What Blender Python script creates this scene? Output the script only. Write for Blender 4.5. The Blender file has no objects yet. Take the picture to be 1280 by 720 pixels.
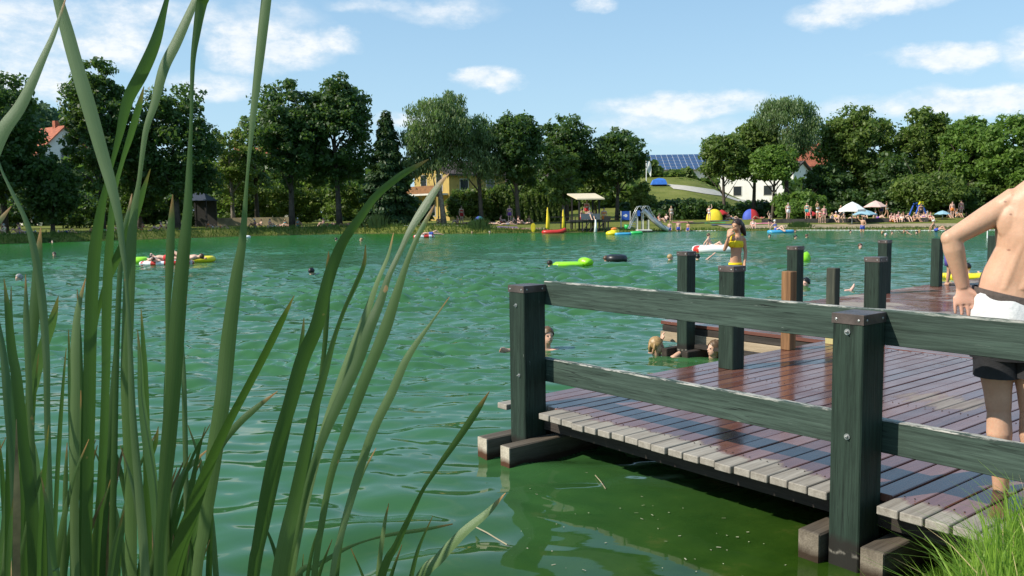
import bpy, bmesh, math, random
import numpy as np
from mathutils import Vector, Matrix
random.seed(7); RNG = np.random.default_rng(11)
S = bpy.context.scene; COL = S.collection
R = math.radians

# ------------------------------------------------------------------ camera
F = 1072.0; CAMZ = 1.77; DECK = 0.35
_p = math.atan(96.6 / F); _r = 0.0136
_f = np.array([0, math.cos(_p), -math.sin(_p)]); _R = np.array([1.0, 0, 0]); _U = np.cross(_R, _f)
_R2 = math.cos(_r) * _R - math.sin(_r) * _U
_U2 = math.cos(_r) * _U + math.sin(_r) * _R
CAM = np.array([0, 0, CAMZ])
def ray(x, y): return _f + _R2 * (x - 640) / F - _U2 * (y - 360) / F
def WY(x, y, Y):                      # point seen at (x, y) at forward distance Y
    d = ray(x, y); return CAM + d * (Y / d[1])
def WZ(x, y, z):                      # point seen at (x, y) at height z
    d = ray(x, y); return CAM + d * ((z - CAMZ) / d[2])
def PX(P):
    q = np.array(P, float) - CAM; w = q @ _f
    return 640 + F * (q @ _R2) / w, 360 - F * (q @ _U2) / w
cd = bpy.data.cameras.new('camera'); cam = bpy.data.objects.new('camera', cd); COL.objects.link(cam)
cd.sensor_width = 36; cd.lens = F / 1280 * 36; cd.clip_start = 0.05; cd.clip_end = 4000
M = Matrix(((_R2[0], _U2[0], -_f[0], 0), (_R2[1], _U2[1], -_f[1], 0), (_R2[2], _U2[2], -_f[2], CAMZ), (0, 0, 0, 1)))
cam.matrix_world = M
S.camera = cam
U2D = np.array([-.622, .783]); V2D = np.array([.783, .622])
DANG = math.atan2(.622, .783)         # deck frame: local x = v, local y = u
def UV(u, v, z=0.0): return np.array([U2D[0]*u + V2D[0]*v, U2D[1]*u + V2D[1]*v, z])

# ------------------------------------------------------------------ materials
MATS = {}
def newmat(name):
    m = bpy.data.materials.new(name); m.use_nodes = True; nt = m.node_tree; nt.nodes.clear()
    out = nt.nodes.new('ShaderNodeOutputMaterial'); MATS[name] = m
    return m, nt, out
def N(nt, t, ins=None, **kw):
    n = nt.nodes.new('ShaderNode' + t)
    for k, v in kw.items(): setattr(n, k, v)
    if ins:
        for k, v in ins.items():
            if hasattr(v, 'is_output') or isinstance(v, bpy.types.NodeSocket): nt.links.new(v, n.inputs[k])
            else: n.inputs[k].default_value = v
    return n
def rgb(c): return (c[0], c[1], c[2], 1)
def ramp(nt, fac, stops):
    n = nt.nodes.new('ShaderNodeValToRGB'); nt.links.new(fac, n.inputs[0]); e = n.color_ramp.elements
    while len(e) < len(stops): e.new(0.5)
    for i, (p, c) in enumerate(stops):
        e[i].position = p; e[i].color = rgb(c) if not isinstance(c, (int, float)) else (c, c, c, 1)
    return n.outputs[0]
def mix(nt, a, b, fac, mode='MIX'):
    n = nt.nodes.new('ShaderNodeMix'); n.data_type = 'RGBA'; n.blend_type = mode
    for s, v in ((n.inputs[6], a), (n.inputs[7], b), (n.inputs[0], fac)):
        if isinstance(v, bpy.types.NodeSocket): nt.links.new(v, s)
        else: s.default_value = rgb(v) if isinstance(v, tuple) else v
    return n.outputs[2]
def math_(nt, op, a, b=None, c=None, clamp=False):
    n = nt.nodes.new('ShaderNodeMath'); n.operation = op; n.use_clamp = clamp
    for i, v in enumerate((a, b, c)):
        if v is None: continue
        if isinstance(v, bpy.types.NodeSocket): nt.links.new(v, n.inputs[i])
        else: n.inputs[i].default_value = v
    return n.outputs[0]
def noise(nt, vec, scale, detail=3, rough=.55, out=0, dist=0):
    n = N(nt, 'TexNoise', {'Scale': scale, 'Detail': detail, 'Roughness': rough, 'Distortion': dist})
    if vec is not None: nt.links.new(vec, n.inputs['Vector'])
    return n.outputs[out]
def objco(nt, scale=(1, 1, 1)):
    t = N(nt, 'TexCoord'); m = N(nt, 'Mapping', {'Vector': t.outputs['Object'], 'Scale': scale}); return m.outputs[0]
def bump(nt, h, strength=.4, dist=.01):
    b = N(nt, 'Bump', {'Height': h, 'Strength': strength, 'Distance': dist}); return b.outputs[0]
def pbsdf(nt, out, **ins):
    b = N(nt, 'BsdfPrincipled', ins); nt.links.new(b.outputs[0], out.inputs[0]); return b

def simple(name, c, rough=.7, var=.15, scale=6, metal=0.0, spec=.5, bmp=0.0):
    m, nt, out = newmat(name); co = objco(nt)
    nz = noise(nt, co, scale, 4)
    lo = tuple(x * (1 - var * 1.6) for x in c); hi = tuple(min(1, x * (1 + var)) for x in c)
    col = ramp(nt, nz, [(.3, lo), (.7, hi)])
    ins = {'Base Color': col, 'Roughness': rough, 'Metallic': metal, 'Specular IOR Level': spec}
    if bmp: ins['Normal'] = bump(nt, noise(nt, co, scale * 6, 3), bmp, .01)
    pbsdf(nt, out, **ins); return m
def tinted(name, rough=.6, var=.12, scale=8, sss=0.0, spec=.4):
    """colour comes from the object's own colour, so that copies may share one mesh"""
    m, nt, out = newmat(name); oi = N(nt, 'ObjectInfo'); nz = noise(nt, objco(nt), scale, 3)
    v = ramp(nt, nz, [(.3, 1 - var * 2), (.7, 1.0)])
    col = mix(nt, oi.outputs['Color'], v, 1.0, 'MULTIPLY')
    b = pbsdf(nt, out, **{'Base Color': col, 'Roughness': rough, 'Specular IOR Level': spec})
    if sss: b.inputs['Subsurface Weight'].default_value = sss; b.inputs['Subsurface Radius'].default_value = (.012, .005, .003); b.inputs['Subsurface Scale'].default_value = 1
    return m
def leafmat(name, dark, light, trans=.35, rough=.5, scale=.35, spec=.3):
    m, nt, out = newmat(name)
    g = N(nt, 'NewGeometry'); t = N(nt, 'TexCoord')
    n1 = noise(nt, t.outputs['Object'], scale, 3)
    f = math_(nt, 'MULTIPLY_ADD', g.outputs['Random Per Island'], .55, math_(nt, 'MULTIPLY', n1, .55))
    col = ramp(nt, f, [(.2, dark), (.85, light)])
    b = N(nt, 'BsdfPrincipled', {'Base Color': col, 'Roughness': rough, 'Specular IOR Level': spec})
    tc = mix(nt, col, (.5, .9, .12), .35)
    tr = N(nt, 'BsdfTranslucent', {'Color': tc})
    ms = N(nt, 'MixShader', {0: trans}); nt.links.new(b.outputs[0], ms.inputs[1]); nt.links.new(tr.outputs[0], ms.inputs[2])
    nt.links.new(ms.outputs[0], out.inputs[0]); return m

def painted(name, grain, base, worn_top):
    """old dark green paint over timber; grain = axis of the boards"""
    m, nt, out = newmat(name)
    sc = [9, 9, 9]; sc[grain] = .8; fine = [70, 70, 70]; fine[grain] = 3.0
    c1 = objco(nt, tuple(sc)); c2 = objco(nt, tuple(fine)); c0 = objco(nt)
    a = noise(nt, c1, 1.0, 5, .65); b_ = noise(nt, c2, 1.0, 5, .7); big = noise(nt, c0, 2.2, 3)
    col = ramp(nt, a, [(.25, tuple(x * .62 for x in base)), (.55, base), (.8, tuple(x * 1.28 + .004 for x in base))])
    fib = ramp(nt, b_, [(.35, .5), (.62, 1.25)])
    col = mix(nt, col, fib, .8, 'MULTIPLY')
    # thin pale scratches where paint has gone
    sc3 = [55, 55, 55]; sc3[grain] = 4.5
    s = noise(nt, objco(nt, tuple(sc3)), 1.0, 6, .75)
    s2 = math_(nt, 'MULTIPLY', ramp(nt, s, [(.655, 0.0), (.70, 1.0)]), ramp(nt, big, [(.42, 0.0), (.62, 1.0)]))
    col = mix(nt, col, (.40, .42, .38), s2)
    g = N(nt, 'NewGeometry'); sep = N(nt, 'SeparateXYZ', {0: g.outputs['Normal']})
    up = ramp(nt, sep.outputs[2], [(.35, 0.0), (.8, 1.0)])
    if worn_top:
        wn = ramp(nt, noise(nt, objco(nt, tuple([30 if i != grain else 5 for i in range(3)])), 1.0, 6, .75), [(.47, 0.0), (.55, .9)])
        col = mix(nt, col, (.42, .40, .35), math_(nt, 'MULTIPLY', up, wn))
    h = math_(nt, 'ADD', math_(nt, 'MULTIPLY', b_, .6), a)
    crk = ramp(nt, noise(nt, objco(nt, tuple([26 if i != grain else .9 for i in range(3)])), 1.0, 2, .5, dist=.6), [(.485, 1.0), (.5, 0.0), (.515, 1.0)])
    crm = math_(nt, 'MAXIMUM', crk, ramp(nt, big, [(.45, 1.0), (.6, 0.0)]))
    col = mix(nt, (.006, .008, .007), col, crm)
    if grain == 2:      # soaked, blackened foot with a pale tide line
        tz = math_(nt, 'ADD', N(nt, 'SeparateXYZ', {0: N(nt, 'TexCoord').outputs['Object']}).outputs[2], math_(nt, 'MULTIPLY', noise(nt, objco(nt), 14, 4), .05))
        col = mix(nt, col, (.020, .018, .015), ramp(nt, tz, [(.15, .95), (.19, 0.0)]))
        tl = math_(nt, 'MULTIPLY', ramp(nt, tz, [(.085, 0.0), (.10, 1.0), (.115, 0.0)]), ramp(nt, noise(nt, objco(nt), 30, 4), [(.45, 0.0), (.6, .8)]))
        col = mix(nt, col, (.25, .23, .19), tl)
    pbsdf(nt, out, **{'Base Color': col, 'Roughness': ramp(nt, a, [(.3, .45), (.7, .75)]), 'Specular IOR Level': .2, 'Normal': bump(nt, h, .55, .006)})
    return m
def rawwood(name, grain, dark, light, stain=None):
    m, nt, out = newmat(name)
    sc = [14, 14, 14]; sc[grain] = 1.0; fine = [120, 120, 120]; fine[grain] = 4.0
    a = noise(nt, objco(nt, tuple(sc)), 1.0, 5, .65); b_ = noise(nt, objco(nt, tuple(fine)), 1.0, 4, .7)
    col = ramp(nt, a, [(.25, dark), (.75, light)])
    col = mix(nt, col, ramp(nt, b_, [(.3, .55), (.65, 1.2)]), .7, 'MULTIPLY')
    if stain:
        t = N(nt, 'TexCoord'); sp = N(nt, 'SeparateXYZ', {0: t.outputs['Object']})
        z = math_(nt, 'ADD', sp.outputs[2], math_(nt, 'MULTIPLY', noise(nt, objco(nt), 9, 4), .05))
        k = ramp(nt, math_(nt, 'MULTIPLY_ADD', z, 6.0, stain[0] - .38), [(.35, 1.0), (.6, 0.0)])
        col = mix(nt, col, stain[1], k)
    pbsdf(nt, out, **{'Base Color': col, 'Roughness': .8, 'Specular IOR Level': .25, 'Normal': bump(nt, math_(nt, 'ADD', a, b_), .5, .006)})
    return m
def deckmat(name, grain, dry):
    """reddish decking, mostly wet; 'dry' keeps pale dry ends near local x = 4"""
    m, nt, out = newmat(name)
    g = N(nt, 'NewGeometry'); t = N(nt, 'TexCoord'); sp = N(nt, 'SeparateXYZ', {0: t.outputs['Object']})
    rnd = g.outputs['Random Per Island']
    sc = [22, 22, 22]; sc[grain] = 1.2; fine = [150, 150, 150]; fine[grain] = 5.0
    a = noise(nt, objco(nt, tuple(sc)), 1.0, 5, .65); b_ = noise(nt, objco(nt, tuple(fine)), 1.0, 4, .7)
    wetc = ramp(nt, math_(nt, 'MULTIPLY_ADD', rnd, .45, math_(nt, 'MULTIPLY', a, .6)), [(.15, (.070, .027, .020)), (.5, (.145, .057, .040)), (.85, (.21, .10, .072))])
    dryc = ramp(nt, a, [(.25, (.19, .165, .135)), (.7, (.36, .33, .28))])
    lnz = noise(nt, objco(nt, (1.5, 7, 1) if grain == 0 else (7, 1.5, 1)), 1.0, 5, .65)
    if dry:
        edge = math_(nt, 'ADD', sp.outputs[0], math_(nt, 'MULTIPLY_ADD', rnd, .10, math_(nt, 'MULTIPLY_ADD', lnz, .34, -.22)))
        d1 = ramp(nt, math_(nt, 'SUBTRACT', edge, 3.5), [(.505, 1.0), (.55, 0.0)])
    else:
        d1 = math_(nt, 'MULTIPLY', lnz, 0.0)
    # dried patches
    pat = noise(nt, objco(nt, (1.1, 1.1, 1)), .75, 5, .6)
    pat2 = ramp(nt, pat, [(.64 if dry else .53, 0.0), (.70 if dry else .60, .8)])
    d = math_(nt, 'MAXIMUM', d1, pat2)
    if dry:        # one larger patch that has dried out in the sun
        ex_ = math_(nt, 'MULTIPLY', math_(nt, 'SUBTRACT', sp.outputs[0], 6.30), 2.2); ey_ = math_(nt, 'MULTIPLY', math_(nt, 'SUBTRACT', sp.outputs[1], 2.82), 1.8)
        rr_ = math_(nt, 'ADD', math_(nt, 'MULTIPLY', ex_, ex_), math_(nt, 'MULTIPLY', ey_, ey_))
        d = math_(nt, 'MAXIMUM', d, ramp(nt, math_(nt, 'ADD', rr_, math_(nt, 'MULTIPLY_ADD', lnz, 2.4, -1.1)), [(.15, .7), (.45, 0.0)]))
    col = mix(nt, wetc, dryc, d)
    col = mix(nt, col, ramp(nt, b_, [(.3, .6), (.65, 1.15)]), .6, 'MULTIPLY')
    wetr = ramp(nt, noise(nt, objco(nt, (3, 3, 1)), 1.5, 4), [(.3, .10), (.75, .26)])
    rough = mix(nt, wetr, (.85, .85, .85), d)
    hs = mix(nt, math_(nt, 'MULTIPLY', a, .25), a, d)
    spec = ramp(nt, d, [(0, .50), (1, .2)])
    pbsdf(nt, out, **{'Base Color': col, 'Roughness': rough, 'Specular IOR Level': spec, 'Normal': bump(nt, hs, .25, .004)})
    return m

def barkmat(name, c, scale=3):
    return simple(name, c, .9, .35, scale, bmp=.6)
skin = tinted('skin', .5, .06, 5, .12, .35)
skin_near = None
fabric = tinted('fabric', .85, .06, 12)
vinyl = tinted('vinyl', .3, .03, 3, 0, .5)
hairm = tinted('hair', .45, .25, 30)
green_x = painted('green_paint_x', 0, (.045, .075, .062), False)
green_y = painted('green_paint_y', 1, (.044, .068, .053), True)
green_z = painted('green_paint_z', 2, (.022, .038, .027), False)
cap_m = simple('post_cap_metal', (.105, .080, .070), .45, .3, 9, .35, .5, .15)
steel = simple('steel', (.45, .45, .43), .4, .2, 20, .8)
galv = simple('galvanised_steel', (.42, .44, .46), .38, .12, 4, .6)
beam_v = rawwood('beam_wood', 0, (.055, .043, .031), (.15, .125, .095), (.42, (.035, .020, .012)))
beam_light = rawwood('beam_end_wood', 0, (.28, .24, .175), (.55, .49, .39), (.38, (.07, .030, .014)))
beam_dark = rawwood('wet_beam_end_wood', 0, (.10, .08, .058), (.26, .22, .165), (.38, (.035, .022, .012)))
fascia_l = rawwood('pale_board_wood', 0, (.22, .16, .10), (.42, .33, .23))
dark_w = rawwood('dark_board_wood', 0, (.02, .015, .011), (.055, .043, .033))
dark_y = rawwood('dark_stringer_wood', 1, (.02, .016, .013), (.06, .05, .042))
stub_m = rawwood('weathered_stub_wood', 2, (.06, .028, .014), (.36, .19, .085))
stub_y = rawwood('lichen_stub_wood', 2, (.024, .030, .024), (.10, .10, .07), (-1.9, (.42, .36, .16)))
deck1 = deckmat('wet_decking', 0, True); deck2 = deckmat('far_decking', 1, False)

# ------------------------------------------------------------------ mesh helpers
class MB:
    def __init__(s, o=(0, 0, 0)): s.v = []; s.f = []; s.m = []; s.o = np.array(o, float)
    def add(s, vs, fs, mi=0):
        b = len(s.v); s.v += [tuple(map(float, p)) for p in vs]; s.f += [tuple(b + i for i in f) for f in fs]; s.m += [mi] * len(fs)
    def box(s, x0, x1, y0, y1, z0, z1, mi=0, bev=0.0, jit=0.0):
        if bev:
            bm = bmesh.new(); bmesh.ops.create_cube(bm, size=1)
            for q in bm.verts: q.co = Vector((x0 + (q.co.x + .5) * (x1 - x0), y0 + (q.co.y + .5) * (y1 - y0), z0 + (q.co.z + .5) * (z1 - z0)))
            bmesh.ops.bevel(bm, geom=bm.edges[:], offset=bev, segments=1, affect='EDGES')
            bm.verts.index_update(); s.add([q.co for q in bm.verts], [[q.index for q in f.verts] for f in bm.faces], mi); bm.free(); return
        c = [(x, y, z) for z in (z0, z1) for y in (y0, y1) for x in (x0, x1)]
        s.add(c, [(0, 2, 3, 1), (4, 5, 7, 6), (0, 1, 5, 4), (2, 6, 7, 3), (0, 4, 6, 2), (1, 3, 7, 5)], mi)
    def tube(s, pts, rad, n=8, mi=0, flat=1.0, side=None, cap=True):
        pts = [Vector(p) for p in pts]
        if not hasattr(rad, '__len__'): rad = [rad] * len(pts)
        rings = []; pa = None
        for i, p in enumerate(pts):
            d = (pts[min(i + 1, len(pts) - 1)] - pts[max(i - 1, 0)])
            if d.length < 1e-9: d = Vector((0, 0, 1))
            d.normalize()
            ref = Vector(side) if side is not None else (pa if pa is not None else (Vector((1, 0, 0)) if abs(d.x) < .8 else Vector((0, 1, 0))))
            a = (ref - d * ref.dot(d)).normalized(); b = d.cross(a); pa = a
            r = rad[i]; ra, rb = (r if hasattr(r, '__len__') else (r, r * flat))
            rings.append([p + a * ra * math.cos(t * 2 * math.pi / n) + b * rb * math.sin(t * 2 * math.pi / n) for t in range(n)])
        vs = [q for r_ in rings for q in r_]; fs = []
        for i in range(len(rings) - 1):
            for t in range(n):
                fs.append((i * n + t, i * n + (t + 1) % n, (i + 1) * n + (t + 1) % n, (i + 1) * n + t))
        if cap: fs.append(tuple(reversed(range(n)))); fs.append(tuple((len(rings) - 1) * n + t for t in range(n)))
        s.add(vs, fs, mi)
    def ball(s, c, r, n=10, mi=0, rot=None):
        rx, ry, rz = r if hasattr(r, '__len__') else (r, r, r); vs = []; fs = []; k = max(4, n // 2 + 1)
        for i in range(k + 1):
            th = math.pi * i / k
            for j in range(n):
                ph = 2 * math.pi * j / n
                q = Vector((rx * math.sin(th) * math.cos(ph), ry * math.sin(th) * math.sin(ph), rz * math.cos(th)))
                if rot is not None: q = rot @ q
                vs.append((c[0] + q.x, c[1] + q.y, c[2] + q.z))
        for i in range(k):
            for j in range(n):
                fs.append((i * n + j, (i + 1) * n + j, (i + 1) * n + (j + 1) % n, i * n + (j + 1) % n))
        s.add(vs, fs, mi)
    def mesh(s, name, mats, smooth=False):
        me = bpy.data.meshes.new(name); V = (np.array(s.v) - s.o) if s.v else np.zeros((0, 3))
        me.from_pydata(V.tolist(), [], s.f)
        for m_ in (mats if isinstance(mats, (list, tuple)) else [mats]): me.materials.append(m_)
        me.polygons.foreach_set('material_index', s.m)
        if smooth: me.polygons.foreach_set('use_smooth', [True] * len(s.f))
        me.update(); return me
    def build(s, name, mats, parent=None, smooth=False, color=None, loc=None):
        return link(name, s.mesh(name, mats, smooth), parent, color, loc)
def link(name, me, parent=None, color=None, loc=None):
    o = bpy.data.objects.new(name, me); COL.objects.link(o); o.parent = parent
    if loc is not None: o.location = loc
    if color is not None: o.color = rgb(color)
    return o
def tag(o, label=None, cat=None, group=None, kind=None):
    if label: o['label'] = label
    if cat: o['category'] = cat
    if group: o['group'] = group
    if kind: o['kind'] = kind
    return o
def thing(name, loc, label, cat, group=None, rz=0.0):
    o = bpy.data.objects.new(name, None); COL.objects.link(o); o.location = tuple(map(float, loc)); o.rotation_euler = (0, 0, rz)
    o.empty_display_size = .1
    return tag(o, label, cat, group)
def npmesh(name, V, Fq, mats, smooth=False, mi=None):
    me = bpy.data.meshes.new(name); V = np.asarray(V, np.float32); Fq = np.asarray(Fq, np.int32); n, k = Fq.shape
    me.vertices.add(len(V)); me.vertices.foreach_set('co', V.ravel())
    me.loops.add(n * k); me.loops.foreach_set('vertex_index', Fq.ravel())
    me.polygons.add(n); me.polygons.foreach_set('loop_start', np.arange(0, n * k, k, dtype=np.int32)); me.polygons.foreach_set('loop_total', np.full(n, k, np.int32))
    if smooth: me.polygons.foreach_set('use_smooth', np.ones(n, bool))
    for m_ in (mats if isinstance(mats, (list, tuple)) else [mats]): me.materials.append(m_)
    if mi is not None: me.polygons.foreach_set('material_index', np.asarray(mi, np.int32))
    me.update(calc_edges=True); return me
def remesh(mb, name, mat, voxel, smooth=4, fac=.5):
    """voxel union of the collected shapes: one continuous skin"""
    me = mb.mesh(name, mat); o = bpy.data.objects.new('tmp', me); COL.objects.link(o)
    r_ = o.modifiers.new('r', 'REMESH'); r_.mode = 'VOXEL'; r_.voxel_size = voxel; r_.use_smooth_shade = True
    if smooth:
        s_ = o.modifiers.new('s', 'SMOOTH'); s_.iterations = smooth; s_.factor = fac
    dg = bpy.context.evaluated_depsgraph_get(); dg.update()
    out = bpy.data.meshes.new_from_object(o.evaluated_get(dg)); out.name = name
    out.materials.clear(); out.materials.append(mat)
    out.polygons.foreach_set('use_smooth', [True] * len(out.polygons))
    bpy.data.objects.remove(o); bpy.data.meshes.remove(me); return out

# ------------------------------------------------------------------ world, sun
SUN_H = np.array([-.955, -.295]); EL = R(40)      # direction towards the sun
sdir = Vector((SUN_H[0] * math.cos(EL), SUN_H[1] * math.cos(EL), math.sin(EL))).normalized()
sl = bpy.data.lights.new('sun', 'SUN'); sl.energy = 5.0; sl.angle = R(.53); sl.color = (1.0, .93, .82)
so = bpy.data.objects.new('sun', sl); COL.objects.link(so); so.rotation_euler = sdir.to_track_quat('Z', 'Y').to_euler(); so.location = (0, 0, 30)
w = bpy.data.worlds.new('World'); S.world = w; w.use_nodes = True; nt = w.node_tree; nt.nodes.clear()
wo = nt.nodes.new('ShaderNodeOutputWorld')
sky = N(nt, 'TexSky'); sky.sky_type = 'NISHITA'; sky.sun_disc = False; sky.sun_elevation = EL
sky.sun_rotation = math.atan2(SUN_H[0], SUN_H[1]); sky.air_density = 1.0; sky.dust_density = .7; sky.ozone_density = 1.6; sky.altitude = 300
tc = N(nt, 'TexCoord'); sp = N(nt, 'SeparateXYZ', {0: tc.outputs['Generated']})
az = math_(nt, 'ARCTAN2', sp.outputs[0], sp.outputs[1]); el = math_(nt, 'ARCSINE', sp.outputs[2])
cv = N(nt, 'CombineXYZ', {0: az, 1: math_(nt, 'MULTIPLY', el, 1.8), 2: 0.0}).outputs[0]
nz = N(nt, 'TexNoise', {'Vector': cv, 'Scale': 9.0, 'Detail': 6.0, 'Roughness': .62})
nsep = N(nt, 'SeparateColor', {0: nz.outputs['Color']})
fine = N(nt, 'TexNoise', {'Vector': cv, 'Scale': 28.0, 'Detail': 6.0, 'Roughness': .65}).outputs[0]
azd = math_(nt, 'ADD', az, math_(nt, 'MULTIPLY_ADD', nsep.outputs[0], .09, -.045))
eld = math_(nt, 'ADD', el, math_(nt, 'MULTIPLY_ADD', nsep.outputs[1], .045, -.0225))
CL = [(55, 20, 90, 20, .75), (30, 55, 50, 22, .7), (135, 52, 55, 22, 1.0), (70, 95, 45, 28, .8), (185, 18, 110, 16, .7), (335, 52, 75, 24, 1.15), (300, 62, 40, 20, 1.0),
      (425, 48, 26, 14, .9), (265, 105, 60, 14, .8), (345, 20, 60, 14, .5), (505, 152, 40, 10, .8), (560, 14, 60, 12, .65), (470, 4, 50, 8, .5), (608, 101, 38, 13, 1.2), (740, 6, 26, 8, .8),
      (850, 132, 95, 15, 1.15), (800, 152, 60, 12, .7), (860, 165, 80, 12, .55), (1055, 12, 58, 13, 1.2), (1115, 4, 60, 10, .9), (1177, 68, 58, 11, 1.2), (1235, 120, 85, 15, 1.2), (1150, 134, 110, 12, .75),
      (1340, 60, 60, 20, 1.0), (-80, 90, 90, 40, .9), (1420, 120, 100, 20, 1.0)]
tot = None
for (x, y, rx, ry, a) in CL:
    d = ray(x, y); d = d / np.linalg.norm(d); a0 = math.atan2(d[0], d[1]); e0 = math.asin(d[2])
    dx = math_(nt, 'DIVIDE', math_(nt, 'SUBTRACT', azd, a0), rx / F * 1.3); dy = math_(nt, 'DIVIDE', math_(nt, 'SUBTRACT', eld, e0), ry / F * 1.45)
    r2 = math_(nt, 'ADD', math_(nt, 'MULTIPLY', dx, dx), math_(nt, 'MULTIPLY', dy, dy))
    k = math_(nt, 'MULTIPLY', math_(nt, 'SUBTRACT', 1.0, r2, clamp=True), a)
    tot = k if tot is None else math_(nt, 'MAXIMUM', tot, k)
# loose clouds over the rest of the dome
oth = math_(nt, 'MULTIPLY', ramp(nt, N(nt, 'TexNoise', {'Vector': tc.outputs['Generated'], 'Scale': 3.2, 'Detail': 6.0, 'Roughness': .6}).outputs[0], [(.52, 0.0), (.7, .8)]), ramp(nt, sp.outputs[2], [(.38, 0.0), (.5, 1.0)]))
tot = math_(nt, 'MAXIMUM', tot, oth)
dens = math_(nt, 'MULTIPLY', tot, math_(nt, 'MULTIPLY_ADD', fine, 2.2, -.12))
dens = ramp(nt, dens, [(.0, 0.0), (.20, .10), (.45, .34), (.80, .70), (1.0, .85)])
hz = ramp(nt, el, [(.0, .80), (.22, .62)])           # pale air towards the horizon
zc = mix(nt, (3.5, 5.3, 6.5), (1.9, 3.85, 6.0), ramp(nt, el, [(.03, 0.0), (.40, 1.0)]))
skyc = mix(nt, sky.outputs[0], zc, hz)
cloudc = mix(nt, (5.2, 5.9, 6.5), (6.9, 7.0, 7.1), ramp(nt, fine, [(.35, 0.0), (.6, 1.0)]))
cm = mix(nt, skyc, cloudc, dens)
bg = N(nt, 'Background', {'Color': cm, 'Strength': .12}); nt.links.new(bg.outputs[0], wo.inputs[0])
vs = S.view_settings; vs.view_transform = 'Standard'; vs.look = 'None'; vs.exposure = 0.34; vs.gamma = 1.0; vs.use_curve_mapping = False
# ------------------------------------------------------------------ terrain
SHX = np.array([-400, -90, -60, -34.6, -29, -22, -13, -5, 0, 13, 22, 32, 45, 70, 110, 400.])
SHY = np.array([20, 30, 44, 58, 63, 70, 73.5, 69, 68, 66.5, 64, 61, 55, 42, 25, 10.])
def shore(x): return np.interp(x, SHX, SHY)
NSX = np.array([-400, -40, -6, -2, .2, .85, 1.2, 1.5, 1.9, 2.3, 3.6, 6, 12, 30, 400.])
NSY = np.array([-60, -6, .9, 1.35, 1.5, 1.75, 2.5, 3.1, 3.5, 4.0, 5.2, 7.6, 10.5, 16, 12.])
def nshore(x): return np.interp(x, NSX, NSY)
def sm(t): t = np.clip(t, 0, 1); return t * t * (3 - 2 * t)
def groundz(x, y):
    x = np.asarray(x, float); y = np.asarray(y, float)
    s = y - shore(x)
    left = sm((2 - x) / 8.0)
    far = np.where(s < 0, -1.3 * (1 - np.exp(s / 4)), left * .58 * sm(s / 1.1) + (1 - left) * (.10 * sm(s / .5) + .5 * sm(s / 12)) + .12 * sm((s - 8) / 15))
    azp = x / np.maximum(y, 1) * F + 640
    hill = (sm((azp - 640) / 110) * 6.0 * sm((y - 88) / 50) + sm((azp - 640) / 110) * 9 * sm((y - 150) / 200)) * (1 - .74 * sm((azp - 850) / 105))
    far = far + np.where(s > 0, hill, 0)
    t = nshore(x) - y
    near = np.where(t < 0, -1.3 * (1 - np.exp(t / 1.5)), .27 * sm(t / .7) + .16 * sm((x - 1.0) / .8) * sm((4 - y) / 1.5) * sm(t / .5))
    near = np.where(t > 0, .24 * sm(t / .5) + .20 * sm((x - .9) / .4) * sm((4.2 - y) / 1.0) * sm(t / .45), near)
    near = np.where((x * .783 + y * .622) > 3.5, np.minimum(near, .2), near)
    return np.where(t > -3, np.maximum(near, np.where(s < 0, -9, far)), far)
def grid(xs, ys):
    X, Y = np.meshgrid(xs, ys); V = np.stack([X, Y, groundz(X, Y)], -1).reshape(-1, 3); nx, ny = len(xs), len(ys)
    i = np.arange(nx - 1)[None, :] + nx * np.arange(ny - 1)[:, None]; i = i.ravel()
    return V, np.stack([i, i + 1, i + 1 + nx, i + nx], -1)
xs = np.concatenate([-np.geomspace(400, 9, 60), np.linspace(-8.6, 8.6, 90), np.geomspace(9, 400, 60)])
xs = np.unique(np.concatenate([xs, np.linspace(-60, 60, 160)]))
ys = np.unique(np.concatenate([np.linspace(-60, -3, 12), np.linspace(-2.8, 9, 90), np.linspace(9.5, 50, 24), np.linspace(50.5, 96, 130), np.linspace(97, 180, 70), np.geomspace(185, 1500, 30)]))
V, Fq = grid(xs, ys)
m, nt, out = newmat('ground_grass')
co = objco(nt); n1 = noise(nt, co, .35, 5, .6); n2 = noise(nt, co, 6, 4, .7); n3 = noise(nt, co, 45, 3, .7)
gcol = ramp(nt, math_(nt, 'ADD', math_(nt, 'MULTIPLY', n1, .6), math_(nt, 'MULTIPLY', n2, .4)), [(.3, (.075, .105, .020)), (.55, (.18, .195, .045)), (.75, (.28, .25, .095))])
gcol = mix(nt, gcol, ramp(nt, n3, [(.3, .6), (.7, 1.15)]), .7, 'MULTIPLY')
pz = N(nt, 'SeparateXYZ', {0: N(nt, 'NewGeometry').outputs['Position']})
mud = ramp(nt, math_(nt, 'ADD', pz.outputs[2], math_(nt, 'MULTIPLY', n2, .10)), [(.04, 1.0), (.13, 0.0)])
gcol = mix(nt, gcol, (.07, .052, .030), mud)
pbsdf(nt, out, **{'Base Color': gcol, 'Roughness': .95, 'Specular IOR Level': .1, 'Normal': bump(nt, n3, .8, .05)})
tag(link('terrain', npmesh('terrain', V, Fq, m, True)), kind='structure')
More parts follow.
